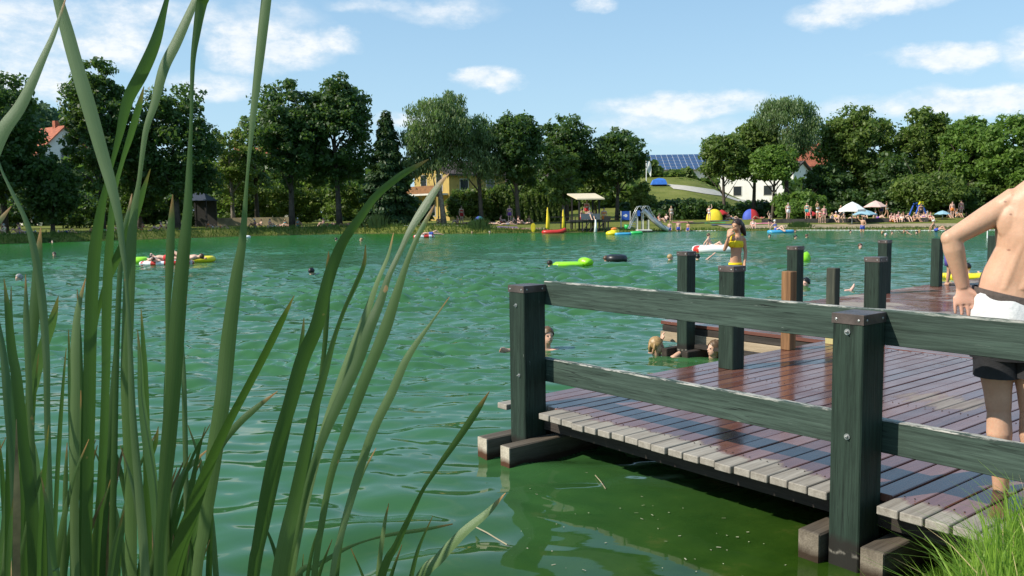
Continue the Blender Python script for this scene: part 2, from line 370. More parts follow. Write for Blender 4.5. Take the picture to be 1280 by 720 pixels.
# trodden strip behind the left bank and sandy beach on the right
sand = simple('sandy_ground', (.30, .235, .14), .95, .25, 1.2, bmp=.3)
def strip(name, pts, mat, dz=.03, ns=3):
    """ribbon draped on the terrain; pts = (x, y0, y1)"""
    V = []; 
    for (x, a, b) in pts:
        for k in range(ns + 1):
            y = a + (b - a) * k / ns; V.append((x, y, float(groundz(x, y)) + dz))
    V = np.array(V); n = ns + 1; Fq = [(i * n + k, (i + 1) * n + k, (i + 1) * n + k + 1, i * n + k + 1) for i in range(len(pts) - 1) for k in range(ns)]
    return tag(link(name, npmesh(name, V, Fq, mat, True)), kind='structure')
strip('path', [(x, float(shore(x)) + 2.0, float(shore(x)) + 4.6 + math.sin(x) * .3) for x in np.linspace(-60, 3, 90)], sand, .035, 4)
strip('beach', [(x, float(shore(x)) + 1.0 + .5 * math.sin(x * .7), float(shore(x)) + 5.5) for x in np.linspace(17, 60, 70)], sand, .035, 5)
# ramp road climbing the slope behind
road = simple('pale_gravel_road', (.46, .42, .35), .95, .12, 2)
pts = []
for t in np.linspace(0, 1, 40):
    px = 838 + (1000 - 838) * t; yy = 233.5 + (258 - 233.5) * t ** .9
    # walk out until the terrain is met
    Y = 88.0
    for k in range(400):
        P = WY(px, yy, Y)
        if P[2] <= float(groundz(P[0], P[1])): break
        Y += .3
    pts.append((P[0], Y - 1.6, Y + 3.2))
pts = sorted(pts)
ysm = np.array([p[1] for p in pts]); ysm = np.convolve(np.pad(ysm, 4, 'edge'), np.ones(9) / 9, 'valid')
strip('road', [(p[0], y, y + 4.6) for p, y in zip(pts, ysm)], road, .06, 6)

# ------------------------------------------------------------------ water: a fan of real ripples, finest near the bank
def build_water():
    m, nt, out = newmat('green_lake_water')
    co = objco(nt)
    big = noise(nt, objco(nt, (.10, .35, 1)), 1.0, 3, .6)
    body = ramp(nt, big, [(.3, (.028, .094, .030)), (.7, (.040, .130, .046))])
    # shallow water by the bank is more olive
    g = N(nt, 'NewGeometry'); sp = N(nt, 'SeparateXYZ', {0: g.outputs['Position']})
    lin = math_(nt, 'ADD', math_(nt, 'MULTIPLY', sp.outputs[0], -.80), math_(nt, 'MULTIPLY', sp.outputs[1], .60))
    lin = math_(nt, 'ADD', lin, math_(nt, 'MULTIPLY', noise(nt, co, .8, 3), .8))
    shal = ramp(nt, math_(nt, 'MULTIPLY_ADD', lin, .1, .2), [(.38, 1.0), (.70, 0.0)])
    bot = ramp(nt, noise(nt, co, 3.2, 6, .65), [(.3, (.012, .034, .003)), (.6, (.024, .054, .005)), (.75, (.065, .070, .014))])
    body = mix(nt, body, bot, shal)
    h = math_(nt, 'ADD', math_(nt, 'MULTIPLY', noise(nt, objco(nt, (1.0, 2.2, 1)), 2.3, 3, .55), 1.0), math_(nt, 'MULTIPLY', noise(nt, objco(nt, (1, 1.8, 1)), 8.0, 2, .5), .14))
    dist = math_(nt, 'MULTIPLY', math_(nt, 'SUBTRACT', sp.outputs[1], 9.0), .022, clamp=True)
    st = math_(nt, 'MULTIPLY_ADD', dist, .85, .008)
    b = N(nt, 'Bump', {'Height': h, 'Strength': st, 'Distance': .12})
    body = mix(nt, body, (.016, .120, .018), ramp(nt, math_(nt, 'MULTIPLY', sp.outputs[1], .0125), [(.25, 0.0), (.68, .95)]))
    pbsdf(nt, out, **{'Base Color': body, 'Roughness': ramp(nt, math_(nt, 'MULTIPLY', sp.outputs[1], .0125), [(.08, .045), (.8, .17)]), 'IOR': 1.333, 'Specular IOR Level': .5, 'Normal': b.outputs[0]})
    px = np.concatenate([np.linspace(700, 250, 480, endpoint=False), np.linspace(250, 60, 360, endpoint=False), np.linspace(60, 11, 170)])      # pixels below the horizon
    r = CAMZ * F / px
    ang = np.linspace(R(-62), R(62), 1250); nr, na = len(r), len(ang)
    X = r[:, None] * np.sin(ang)[None, :]; Y = r[:, None] * np.cos(ang)[None, :]
    dr = np.gradient(r)[:, None]
    Z = np.zeros_like(X); g_ = np.random.default_rng(5)
    # slow gusts: rougher and calmer areas
    gust = 0
    for k in range(10):
        a = g_.uniform(0, 2 * math.pi); L = g_.uniform(5, 22); gust = gust + np.sin((X * math.cos(a) + Y * math.sin(a)) * 2 * math.pi / L + g_.uniform(0, 6.28))
    gust = np.clip(.85 + .22 * gust, .35, 1.6)
    for k in range(110):
        L = math.exp(g_.uniform(math.log(.20), math.log(1.25))); a = g_.normal(R(80), R(27))
        kx, ky = math.cos(a), math.sin(a)
        amp = .0088 * L ** 1.0 * g_.uniform(.5, 1.2)
        eff = np.maximum(dr * abs(ky) + r[:, None] * .0018 * abs(kx), 1e-3)
        att = np.clip((L / eff - 1.6) / 2.4, 0, 1)
        ph = (X * kx + Y * ky) * 2 * math.pi / L + g_.uniform(0, 6.28) + .5 * np.sin(X * .9 * g_.uniform(.3, 1) + Y * g_.uniform(.2, .9) + k)
        sml = 1 if L > .5 else .25 + 1.35 * sm((Y - 4) / 8)
        s_ = np.sin(ph); Z += amp * att * sml * (s_ + .25 * np.cos(2 * ph))
    # calm water in the lee of the jetty and along the bank
    uu = X * U2D[0] + Y * U2D[1]; vv = X * V2D[0] + Y * V2D[1]
    calm = sm((4.6 - uu) / 2.2 + .3 * np.sin(X * 2.0)) 
    calm = np.maximum(calm * sm((vv + 1) / 3), sm((4.2 - Y) / 2.0) * .55)
    nearf = .36 + .62 * sm((Y - 4) / 10) - .22 * sm((Y - 22) / 20)
    Z *= gust * (1 - .93 * calm) * nearf
    V = np.stack([X, Y, Z], -1).reshape(-1, 3)
    i = (np.arange(na - 1)[None, :] + na * np.arange(nr - 1)[:, None]).ravel()
    Fq = np.stack([i, i + na, i + na + 1, i + 1], -1)
    # rest of the lake, beyond the fan: plain sheets joined to its border
    b0 = len(V); far = r[-1] + 0
    ex = []
    a0, a1 = ang[0], ang[-1]
    def P(rr, a): return (rr * math.sin(a), rr * math.cos(a), 0)
    fx = []
    aa = np.linspace(a1, 2 * math.pi + a0, 40)
    for a in aa: ex += [P(r[0], a), P(r[-1], a)]
    for k in range(39): fx.append((b0 + 2 * k, b0 + 2 * k + 1, b0 + 2 * k + 3, b0 + 2 * k + 2))
    ex = np.array(ex); V = np.concatenate([V, ex]); Fq = np.concatenate([Fq, np.array(fx)])
    tag(link('water', npmesh('water', V, Fq, m, True)), kind='structure')
build_water()

# ------------------------------------------------------------------ jetty (local x = v across the boards' length, local y = u along the rail)
jet = thing('jetty', (0, 0, 0), 'wooden bathing jetty with wet reddish decking over the green water', 'jetty', rz=DANG)
rg = random.Random(3)
d1 = MB(); pitch = .1183; u = 5.0; i = 0
while u > .35:
    u0, u1 = u - pitch + .011 + rg.uniform(-.0025, .003), u + rg.uniform(-.002, .001); z = DECK + rg.uniform(-.003, .003)
    v0 = 3.815 + rg.uniform(-.012, .012)
    for (pa, pb) in ((4.625, 4.815), (2.095, 2.285)):
        if u1 > pa and u0 < pb: v0 = 4.0
    d1.box(v0, 8.19 + rg.uniform(-.01, .01), u0, u1, z - .042, z, 0, .004); u -= pitch
d1.build('decking', deck1, jet)
sc_ = MB(); u = 5.0
while u > .5:
    for vv in (4.03, 5.95, 8.1):
        for q in (.03, .08):
            if not any(pa - .02 < u - q < pb + .02 and vv < 4.06 for pa, pb in ((4.625, 4.815), (2.095, 2.285))): a_, b_ = vv + rg.uniform(-.006, .006), u - q + rg.uniform(-.005, .005); sc_.tube([(a_, b_, DECK + .001), (a_, b_, DECK + .0045)], .0040, 7)
    u -= pitch
tag(sc_.build('screws', dark_w, jet), kind='stuff')
d2 = MB(); v = 8.205
while v < 19:
    z = DECK + .002 + rg.uniform(-.0015, .0015)
    d2.box(v, v + pitch - .011, -1.5, 7.32 + rg.uniform(-.02, .02), z - .042, z, 0, .004); v += pitch
d2.build('decking', deck2, jet)
st = MB()
for vv in (3.97, 5.9, 8.05): st.box(vv, vv + .10, .4, 4.96, DECK - .16, DECK - .047)
for k in range(9): st.box(8.35 + k * 1.2, 8.45 + k * 1.2, -1.4, 7.25, DECK - .16, DECK - .047)
st.build('stringer', dark_y, jet)
fa = MB(); fa.box(8.185 + .03, 8.27, 5.02, 7.28, DECK - .122, DECK - .047, 0, .003)
fb = MB(); fb.box(8.20, 8.25, 5.02, 7.30, DECK - .25, DECK - .128, 0, .004)
fa.build('fascia_board', dark_y, jet); 
fascia_y = rawwood('pale_board_wood_long', 1, (.24, .18, .11), (.45, .36, .25)); fb.build('fascia_board', fascia_y, jet)
# cross beams clamping the posts, their sawn ends standing in the water
def beam(u0, u1, v0, v1, z0=-.35, z1=DECK - .2, end=None):
    b = MB(); b.box(v0, v1, u0, u1, z0, z1, 0, .008); b.box(v0 - .003, v0 + .02, u0 + .004, u1 - .004, z0, z1 - .004, 1)
    b.build('cross_beam', [beam_v, end or beam_light], jet)
beam(4.53, 4.635, 3.56, 8.0); beam(4.815, 4.93, 3.58, 8.0)
beam(1.965, 2.085, 3.76, 7.9, end=beam_dark); beam(2.29, 2.41, 3.745, 7.9, end=beam_dark)
for uu in (6.52, 6.84):
    b = MB(); b.box(7.80, 12, uu, uu + .09, -.35, DECK - .26, 0, .008); b.build('cross_beam', dark_w, jet)
def pile(a0, a1, b0, b1, c0, c1): b = MB(); b.box(a0, a1, b0, b1, c0, c1); b.build('pile', dark_w, jet)
for uu in (.9, 3.4, 4.6):
    for vv in (5.9, 8.0): pile(vv, vv + .15, uu, uu + .15, -1.3, DECK - .165)
for uu in (1.5, 4.5, 6.9):
    for vv in (8.6, 12.2, 15.8): pile(vv, vv + .15, uu, uu + .15, -1.3, DECK - .165)
# black gap-holding bar low under the far platform edge
bb = MB(); bb.box(8.02, 8.10, 5.02, 6.6, .10, .145); bb.build('grab_bar', dark_y, jet)

def post(parent, u0, u1, v0, v1, z0, z1, mat, cap=True, lean=0.0, chips=0):
    b = MB()
    b.box(v0, v1, u0, u1, z0, z1, 0, .006)
    o = b.build('post', mat, parent)
    if cap:
        c = MB(); e = .003
        c.box(v0 - e, v1 + e, u0 - e, u1 + e, z1 + .001, z1 + .007, 0, .002)
        c.box(v0 - e - .001, v0 - .0005, u0 - e, u1 + e, z1 - .042, z1 + .0035, 0); c.box(v1 + .0005, v1 + e + .001, u0 - e, u1 + e, z1 - .042, z1 + .0035, 0)
        c.box(v0 - .0003, v1 + .0003, u0 - e - .001, u0 - .0005, z1 - .042, z1 + .0035, 0); c.box(v0 - .0003, v1 + .0003, u1 + .0005, u1 + e + .001, z1 - .042, z1 + .0035, 0)
        for uu in (u0 + .022, u1 - .022):
            c.ball((v0 - e - .002, uu, z1 - .021), (.003, .007, .007), 8, 1)
        for vv in (v0 + .025, v1 - .03): c.ball((vv, u0 - e - .002, z1 - .021), (.007, .003, .007), 8, 1)
        c.build('cap', [cap_m, steel], o)
    return o
def boltm(parent, v, u, z, r=.012):
    c = MB(); c.tube([(v + .004, u, z), (v - .003, u, z)], r * 1.7, 14, 0); c.tube([(v - .003, u, z), (v - .014, u, z)], r * .8, 6, 0); c.tube([(v - .014, u, z), (v - .022, u, z)], r * .4, 8, 0)
    c.build('bolt', steel, parent)
rail = thing('railing', UV(3.4, 3.9, 0), 'dark green timber railing with two long boards and white bare top edges', 'railing', rz=DANG)
ro = np.array([3.9, 3.4, 0])
RP = thing('tmp', (0, 0, 0), 'x', 'x'); bpy.data.objects.remove(RP)
def inrail(o): o.location = tuple(-ro) ; return o
pA = inrail(post(rail, 4.64, 4.81, 3.79, 3.99, -.9, 1.235, green_z)); pB = inrail(post(rail, 2.11, 2.27, 3.79, 3.99, -.9, 1.25, green_z))
boltm(pA, 3.788, 4.725, 1.10, .008); boltm(pA, 3.788, 4.70, .60, .008); boltm(pB, 3.788, 2.19, 1.17, .009); boltm(pB, 3.788, 2.18, .66, .009)
# dark cracks down the near post
ck = MB()
def board(u0, u1, za0, za1, zb0, zb1, vf=3.995, th=.055, wob=0):
    """long board from u0 to u1 whose bottom/top heights run from za to zb; upper edge a little rough"""
    b = MB(); n = 160; V = []; r_ = random.Random(int(u0 * 100) + wob); ch = .006; a1 = a2 = 0
    for k in range(n + 1):
        t = k / n; u_ = u0 + (u1 - u0) * t; lo = za0 + (zb0 - za0) * t; hi = za1 + (zb1 - za1) * t
        a1 = a1 * .75 + r_.uniform(-.0013, .0013); a2 = a2 * .6 + r_.uniform(-.0016, .0016)
        c = ch + abs(a2) * 1.2
        V += [(vf, u_, lo + .003), (vf + .003, u_, lo), (vf + th - .003, u_, lo), (vf + th, u_, lo + .003), (vf + th, u_, hi - ch + a1), (vf + th - ch, u_, hi + a1), (vf + c, u_, hi + a1 * .6), (vf, u_, hi - c + a2)]
    f = []
    for k in range(n):
        for j in range(8): f.append((k * 8 + j, k * 8 + (j + 1) % 8, (k + 1) * 8 + (j + 1) % 8, (k + 1) * 8 + j))
    f.append(tuple(range(8))); f.append(tuple(reversed([n * 8 + j for j in range(8)])))
    b.add(V, f); return b
inrail(board(4.66, -1.6, DECK + .745, DECK + .915, DECK + .74, DECK + .915, wob=1).build('rail_board', green_y, rail))
inrail(board(4.80, -1.6, DECK + .185, DECK + .355, DECK + .235, DECK + .395, wob=2).build('rail_board', green_y, rail))
# posts standing on the decks
wp = 'wooden posts standing on the jetty'
def solo(u, v, wu, wv, z0, z1, mat, cap, label, bolts=()):
    t = thing('jetty_post', UV(u, v, z0), label, 'post', wp, rz=DANG); off = (-v, -u, -z0)
    o = post(t, u - wu / 2, u + wu / 2, v - wv / 2, v + wv / 2, z0, z1, mat, cap); o.location = off
    o.name = 'shaft'
    for (bv, bu, bz) in bolts: boltm(o, bv, bu, bz)
    return t
solo(4.69, 6.20, .16, .165, DECK, DECK + .905, green_z, True, 'broad dark green brown-capped post in front of the girl in the yellow bikini', ())
solo(6.74, 8.03, .155, .16, -.9, DECK + .90, green_z, True, 'dark green capped post in the water just left of the girl in yellow')
solo(6.50, 9.93, .155, .155, DECK, DECK + .90, green_z, True, 'dark green capped post rising directly behind the orange-brown weathered stub')
solo(4.93, 7.43, .105, .11, DECK, DECK + .785, stub_m, False, 'short weathered post with bare orange-brown wood at the deck edge')
solo(4.83, 8.06, .10, .10, DECK, DECK + .79, stub_y, False, 'thin short post with yellow lichen patches and no cap')
solo(4.52, 8.33, .16, .16, DECK, DECK + .895, green_z, True, 'dark green capped post just behind the near railing post, hiding part of a farther post')
solo(7.10, 13.35, .155, .155, DECK, DECK + .86, green_z, True, 'distant capped post whose top shows above a nearer green post')
solo(7.08, 15.1, .15, .14, DECK, DECK + .84, green_z, False, 'dark green post on the far platform beside the child in purple shorts')
solo(6.75, 16.55, .15, .14, DECK, DECK + .85, green_z, False, "dark green post on the far platform close to the man's waist")
# twigs, seed fluff and weed floating in the calm water
fl = simple('pale_flotsam', (.40, .38, .26), .8, .3, 40)
fm = MB(); g = random.Random(9)
for k in range(70):
    px, py = g.uniform(640, 1030), g.uniform(575, 718)
    if g.random() < .35: px, py = g.gauss(900, 60), g.gauss(650, 25)
    P = WZ(px, py, .004)
    if (P[:2] @ V2D) > 3.9 and (P[:2] @ U2D) < 5: continue
    a = g.uniform(0, 6.28); L = g.choice([.003, .004, .005, .008, .012]); wd = g.uniform(.001, .004)
    c, s_ = math.cos(a) * L, math.sin(a) * L; e, f_ = -math.sin(a) * wd, math.cos(a) * wd
    z = .006
    fm.add([(P[0] - c - e, P[1] - s_ - f_, z), (P[0] + c - e, P[1] + s_ - f_, z), (P[0] + c + e, P[1] + s_ + f_, z), (P[0] - c + e, P[1] - s_ + f_, z)], [(0, 1, 2, 3)])
tag(fm.build('flotsam', fl), 'pale specks of seed fluff and weed drifting on the calm water by the jetty', 'flotsam', kind='stuff')
def twig(pts, r, label):
    b = MB(); b.tube([WZ(x, y, .008) for x, y in pts], r, 6); tag(b.build('twig', simple('twig_' + str(len(MATS)), (.30, .26, .16), .9)), label, 'twig')
twig([(595, 659), (609, 666), (622, 674), (634, 681)], .004, 'bent pale twig floating between the reed tips and the jetty corner')
twig([(744, 594), (751, 602), (757, 611)], .003, 'short pale stick floating under the deck edge')

# ------------------------------------------------------------------ reeds
reed_m, nt, out = newmat('cattail_leaf')
t = N(nt, 'TexCoord'); oi = N(nt, 'ObjectInfo'); uvn = N(nt, 'UVMap'); us = N(nt, 'SeparateXYZ', {0: uvn.outputs[0]})
fib = noise(nt, N(nt, 'Mapping', {'Vector': uvn.outputs[0], 'Scale': (55, .5, 1)}).outputs[0], 1.0, 4, .6)
big = noise(nt, t.outputs['Object'], 5, 3)
rc = math_(nt, 'ADD', math_(nt, 'MULTIPLY', oi.outputs['Random'], .5), math_(nt, 'MULTIPLY', big, .5))
col = ramp(nt, rc, [(.25, (.040, .088, .018)), (.55, (.085, .150, .042)), (.8, (.165, .235, .105))])
col = mix(nt, col, ramp(nt, fib, [(.3, .60), (.7, 1.15)]), .9, 'MULTIPLY')
tip = ramp(nt, math_(nt, 'ADD', us.outputs[1], math_(nt, 'MULTIPLY', noise(nt, t.outputs['Object'], 60, 3), .02)), [(.018, 1.0), (.040, 0.0)])
col = mix(nt, col, (.32, .17, .06), tip)
spt = ramp(nt, noise(nt, t.outputs['Object'], 42, 2), [(.735, 0.0), (.76, .8)])
col = mix(nt, col, (.28, .17, .07), spt)
b = N(nt, 'BsdfPrincipled', {'Base Color': col, 'Roughness': .42, 'Specular IOR Level': .45, 'Normal': bump(nt, fib, .3, .001)})
tr = N(nt, 'BsdfTranslucent', {'Color': mix(nt, col, (.14, .34, .04), .55)})
ms = N(nt, 'MixShader', {0: .22}); nt.links.new(b.outputs[0], ms.inputs[1]); nt.links.new(tr.outputs[0], ms.inputs[2]); nt.links.new(ms.outputs[0], out.inputs[0])
dead_m = simple('dead_reed_leaf', (.26, .19, .09), .8, .35, 30)
def catmull(P, n):
    P = np.array(P, float); P = np.vstack([2 * P[0] - P[1], P, 2 * P[-1] - P[-2]]); outp = []
    for i in range(1, len(P) - 2):
        for t_ in np.linspace(0, 1, n, endpoint=False):
            a, b_, c, d = P[i - 1], P[i], P[i + 1], P[i + 2]
            outp.append(.5 * ((2 * b_) + (-a + c) * t_ + (2 * a - 5 * b_ + 4 * c - d) * t_ ** 2 + (-a + 3 * b_ - 3 * c + d) * t_ ** 3))
    outp.append(P[-2]); return np.array(outp)
def blade(pxs, d, parent, root=None, dd=0.0, yaw=0.0, mat=None):
    """strap leaf: pxs = (x, y, width) from the tip down; d = distance of the leaf; it carries on down to its root"""
    P = []
    if pxs[0][1] < 0 and pxs[0][2] > 4:      # the leaf goes on above the picture
        (x0, y0, w0), (x1, y1, _) = pxs[0], pxs[1]; s_ = (x0 - x1) / max(abs(y1 - y0), 1); pxs = [(x0 + s_ * 170, y0 - 170, 1), (x0 + s_ * 80, y0 - 80, w0 * .7)] + list(pxs)
    n = len(pxs)
    for k, (x, y, wd) in enumerate(pxs):
        D = d + dd * (1 - k / max(n - 1, 1))
        q = WY(x, y, D); P.append((q[0], q[1], q[2], .82 * wd * D / F / math.cos(yaw)))
    low = np.array(P[-1][:3])
    rt = np.array([root[0] + (low[0] - root[0]) * .5, root[1] + (low[1] - root[1]) * .5, root[2]])
    wl = max(P[-1][3], .010)
    if low[2] > rt[2] + .12:
        dirn = low - np.array(P[-2][:3]); dirn /= np.linalg.norm(dirn); L = low[2] - rt[2]
        if dirn[2] > -.55: dirn = np.array([dirn[0], dirn[1], -.9]); dirn /= np.linalg.norm(dirn)
        c1 = low + dirn * L * .40; c2 = rt + (low - rt) * .3
        for t_ in (.22, .45, .7, 1.0):
            q = low * (1 - t_) ** 3 + 3 * c1 * t_ * (1 - t_) ** 2 + 3 * c2 * t_ ** 2 * (1 - t_) + rt * t_ ** 3; P.append((*q, wl * (1 - .25 * t_)))
    C = catmull(P, 7); m_ = len(C); rows = []; uvv = []
    T = np.gradient(C[:, :3], axis=0); s_len = np.concatenate([[0], np.cumsum(np.linalg.norm(np.diff(C[:, :3], axis=0), axis=1))]); tot_ = s_len[-1]
    for k in range(m_):
        p = C[k, :3]; tn = T[k] / np.linalg.norm(T[k]); view = p - CAM; view /= np.linalg.norm(view)
        a = yaw + .10 * math.sin(k * .07 + d * 20); side = np.cross(tn, view); side /= np.linalg.norm(side); nrm = np.cross(side, tn)
        side2 = side * math.cos(a) + nrm * math.sin(a); n2 = np.cross(side2, tn)
        hw = max(C[k, 3], .0006) / 2
        for q, (s_, e) in enumerate(((-1, 0), (-.5, .10), (0, .15), (.5, .10), (1, 0))):
            rows.append(p + side2 * hw * s_ - n2 * hw * e * 1.0); uvv.append((q / 4, s_len[k]))
        # back face gives the leaf a body
    V = np.array(rows) ; nb = len(V)
    Fq = [(k * 5 + q, k * 5 + q + 1, (k + 1) * 5 + q + 1, (k + 1) * 5 + q) for k in range(m_ - 1) for q in range(4)]
    o_ = np.array(parent.location)
    me = npmesh('leaf', V - o_, Fq, mat or reed_m, True)
    uvl = me.uv_layers.new(name='UVMap'); li = np.zeros(len(me.loops), np.int32); me.loops.foreach_get('vertex_index', li)
    uvl.data.foreach_set('uv', np.array(uvv, np.float32)[li].ravel())
    return link('leaf', me, parent)
BL = {
 'a': ([[(84, -8, 1), (70, 35, 6), (55, 70, 9), (27, 130, 15), (0, 170, 19), (-25, 235, 24), (-45, 330, 26)], [(-12, 160, 3), (0, 207, 3), (15, 240, 5), (32, 275, 7), (42, 310, 10), (52, 370, 12), (58, 450, 10), (60, 560, 9)], [(14, 258, 1), (0, 275, 8), (-14, 290, 10), (-30, 330, 10)],
        [(5, 348, 1), (10, 390, 9), (15, 440, 13), (22, 480, 14), (30, 560, 15), (40, 640, 17), (44, 730, 18)], [(-6, 380, 2), (4, 440, 9), (10, 500, 13), (18, 600, 13), (22, 730, 14)]],
        (-.62, .95), 'cattail plant at the left border, one long leaf crossing the sky diagonally', .98),
 'b': ([[(51, 284, 1), (48, 320, 12), (45, 370, 16), (40, 430, 15), (38, 500, 14), (35, 600, 14), (34, 730, 15)], [(32, 343, 1), (33, 400, 9), (35, 450, 9), (38, 520, 9), (44, 640, 10), (50, 730, 11)],
        [(73, 370, 1), (65, 402, 12), (52, 440, 14), (43, 480, 12), (34, 520, 8), (22, 590, 5)], [(14, 358, 1), (14, 400, 5), (16, 460, 7), (24, 560, 9), (32, 730, 12)], [(39, 537, 1), (43, 580, 14), (46, 640, 19), (50, 730, 18)], [(23, 590, 1), (16, 640, 12), (6, 700, 16), (-4, 740, 16)]],
        (-.50, 1.08), 'low cattail plant with short pointed leaves right of the border plant', 1.10),
 'c': ([[(68, -25, 13), (73, 0, 15), (84, 40, 19), (95, 80, 20), (110, 130, 21), (130, 200, 18), (140, 235, 15), (148, 270, 11), (153, 310, 8), (157, 345, 5), (162, 420, 7), (166, 520, 10), (176, 640, 13), (182, 730, 14)],
        [(210, -6, 6), (195, 50, 15), (178, 90, 18), (160, 125, 16), (149, 170, 10), (140, 205, 6), (131, 240, 9), (124, 275, 14), (117, 330, 18), (113, 420, 18), (112, 500, 17), (110, 600, 16), (108, 730, 15)],
        [(107, 348, 1), (98, 385, 9), (94, 430, 13), (94, 480, 13), (93, 560, 15), (93, 640, 13), (95, 730, 12)]],
        (-.42, 1.12), 'cattail plant with a broad dark leaf slanting down from the top border', 1.12),
 'd': ([[(248, -8, 10), (222, 50, 15), (205, 85, 15), (193, 130, 11), (182, 165, 8), (174, 225, 6), (168, 262, 10), (163, 320, 15), (160, 400, 16), (158, 480, 16), (163, 600, 18), (164, 730, 18)],
        [(180, 108, 1), (173, 135, 9), (163, 170, 9), (152, 205, 6), (142, 245, 8), (138, 290, 11), (135, 340, 14), (133, 400, 14), (132, 480, 12), (127, 600, 12), (118, 730, 12)],
        [(188, 211, 1), (180, 235, 7), (171, 262, 12), (157, 300, 13), (143, 330, 12), (128, 370, 8), (119, 410, 6), (116, 470, 6), (112, 560, 7)], [(165, 242, 1), (162, 260, 5), (155, 290, 7), (150, 340, 7), (146, 430, 8), (143, 560, 9), (140, 730, 10)],
        [(147, 372, 1), (146, 420, 5), (141, 490, 8), (134, 600, 10), (126, 730, 12)]],
        (-.34, 1.20), 'cattail plant whose curved leaf arches up beside the tall straight one', 1.18),
 'e': ([[(258, -10, 15), (252, 5, 15), (246, 40, 11), (241, 80, 7), (239, 150, 5), (237, 200, 8), (234, 270, 14), (228, 330, 20), (222, 400, 23), (217, 480, 22), (210, 560, 22), (203, 640, 17), (198, 730, 15)],
        [(216, 243, 1), (214, 280, 10), (212, 330, 12), (210, 380, 8), (209, 430, 5), (208, 520, 6), (206, 730, 8)], [(172, 412, 1), (175, 450, 7), (177, 500, 10), (185, 560, 14), (193, 620, 13), (200, 730, 11)],
        [(210, 418, 1), (209, 460, 6), (207, 520, 7), (205, 730, 7)], [(198, 533, 1), (194, 555, 7), (187, 578, 7), (180, 620, 6), (176, 700, 6)]],
        (-.26, 1.02), 'cattail plant with one very tall narrow-waisted leaf and a short pointed leaf next to it', 1.04),
 'f': ([[(334, -10, 15), (326, 60, 14), (318, 130, 10), (311, 200, 5), (308, 235, 5), (303, 300, 11), (295, 350, 17), (285, 430, 22), (278, 500, 23), (266, 580, 24), (255, 660, 19), (245, 730, 16)],
        [(368, 369, 1), (350, 405, 10), (330, 445, 11), (309, 485, 11), (285, 530, 12), (262, 580, 15), (240, 640, 21), (214, 730, 25)], [(347, 489, 1), (320, 510, 9), (296, 532, 11), (275, 560, 10), (262, 600, 9), (250, 700, 9)],
        [(262, 560, 1), (240, 580, 7), (222, 605, 9), (214, 640, 9), (205, 730, 9)]],
        (-.15, 1.10), 'cattail plant with a tall leaf before the clouds and a pale leaf crossing it', 1.12),
 'g': ([[(536, 199, 1), (520, 208, 7), (500, 220, 10), (470, 245, 11), (448, 275, 13), (430, 300, 15), (415, 335, 18), (405, 370, 19), (395, 410, 21), (378, 450, 22), (361, 510, 21), (345, 560, 19), (331, 620, 15), (320, 680, 12), (312, 730, 10)],
        [(380, 397, 1), (378, 420, 6), (372, 460, 8), (365, 510, 9), (352, 570, 10), (334, 650, 12), (318, 730, 13)], [(411, 314, 1), (410, 340, 8), (408, 400, 8), (404, 450, 7), (392, 540, 8), (372, 640, 9), (352, 730, 10)]],
        (-.05, 1.16), 'cattail plant whose long pale leaf bows over to a brown tip by the spruce', 1.18),
 'h': ([[(561, 217, 1), (548, 232, 9), (530, 260, 14), (513, 287, 10), (500, 315, 8), (486, 345, 9), (475, 378, 13), (462, 410, 16), (446, 455, 16), (425, 500, 16), (405, 545, 13), (388, 595, 11), (372, 660, 10), (357, 730, 10)],
        [(543, 256, 1), (533, 275, 7), (520, 300, 8), (508, 330, 9), (495, 370, 14), (482, 410, 18), (466, 450, 17), (450, 490, 17), (432, 540, 14), (415, 590, 11), (403, 650, 10), (392, 730, 10)],
        [(457, 306, 1), (455, 330, 6), (445, 355, 7), (430, 388, 6), (418, 422, 7), (407, 462, 11), (391, 520, 15), (371, 613, 20), (348, 730, 26)], [(492, 291, 1), (485, 320, 5), (472, 352, 7), (458, 392, 11), (443, 432, 13), (424, 482, 12), (405, 540, 12), (384, 620, 12), (362, 730, 12)]],
        (.04, 1.06), 'cattail plant with two brown-tipped leaves pointing at the yellow house', 1.08),
 'i': ([[(562, 371, 1), (540, 402, 4), (520, 430, 9), (505, 455, 12), (490, 490, 14), (470, 530, 14), (455, 570, 13), (440, 620, 12), (426, 670, 10), (414, 730, 9)],
        [(612, 489, 1), (595, 515, 10), (575, 545, 10), (550, 580, 8), (530, 610, 6), (515, 640, 8), (496, 680, 11), (474, 730, 14)], [(486, 629, 1), (480, 660, 6), (472, 730, 8)],
        [(632, 616, 1), (610, 640, 10), (580, 665, 14), (550, 697, 16), (520, 735, 18)], [(566, 655, 2), (530, 662, 6), (490, 668, 6), (458, 676, 3), (430, 687, 6), (395, 708, 8), (366, 730, 9)], [(470, 560, 1), (450, 600, 5), (430, 660, 6), (420, 730, 7)]],
        (.16, 1.14), 'cattail plant reaching farthest right over the water with thin leaning leaves', 1.16),
}
gg = random.Random(21)
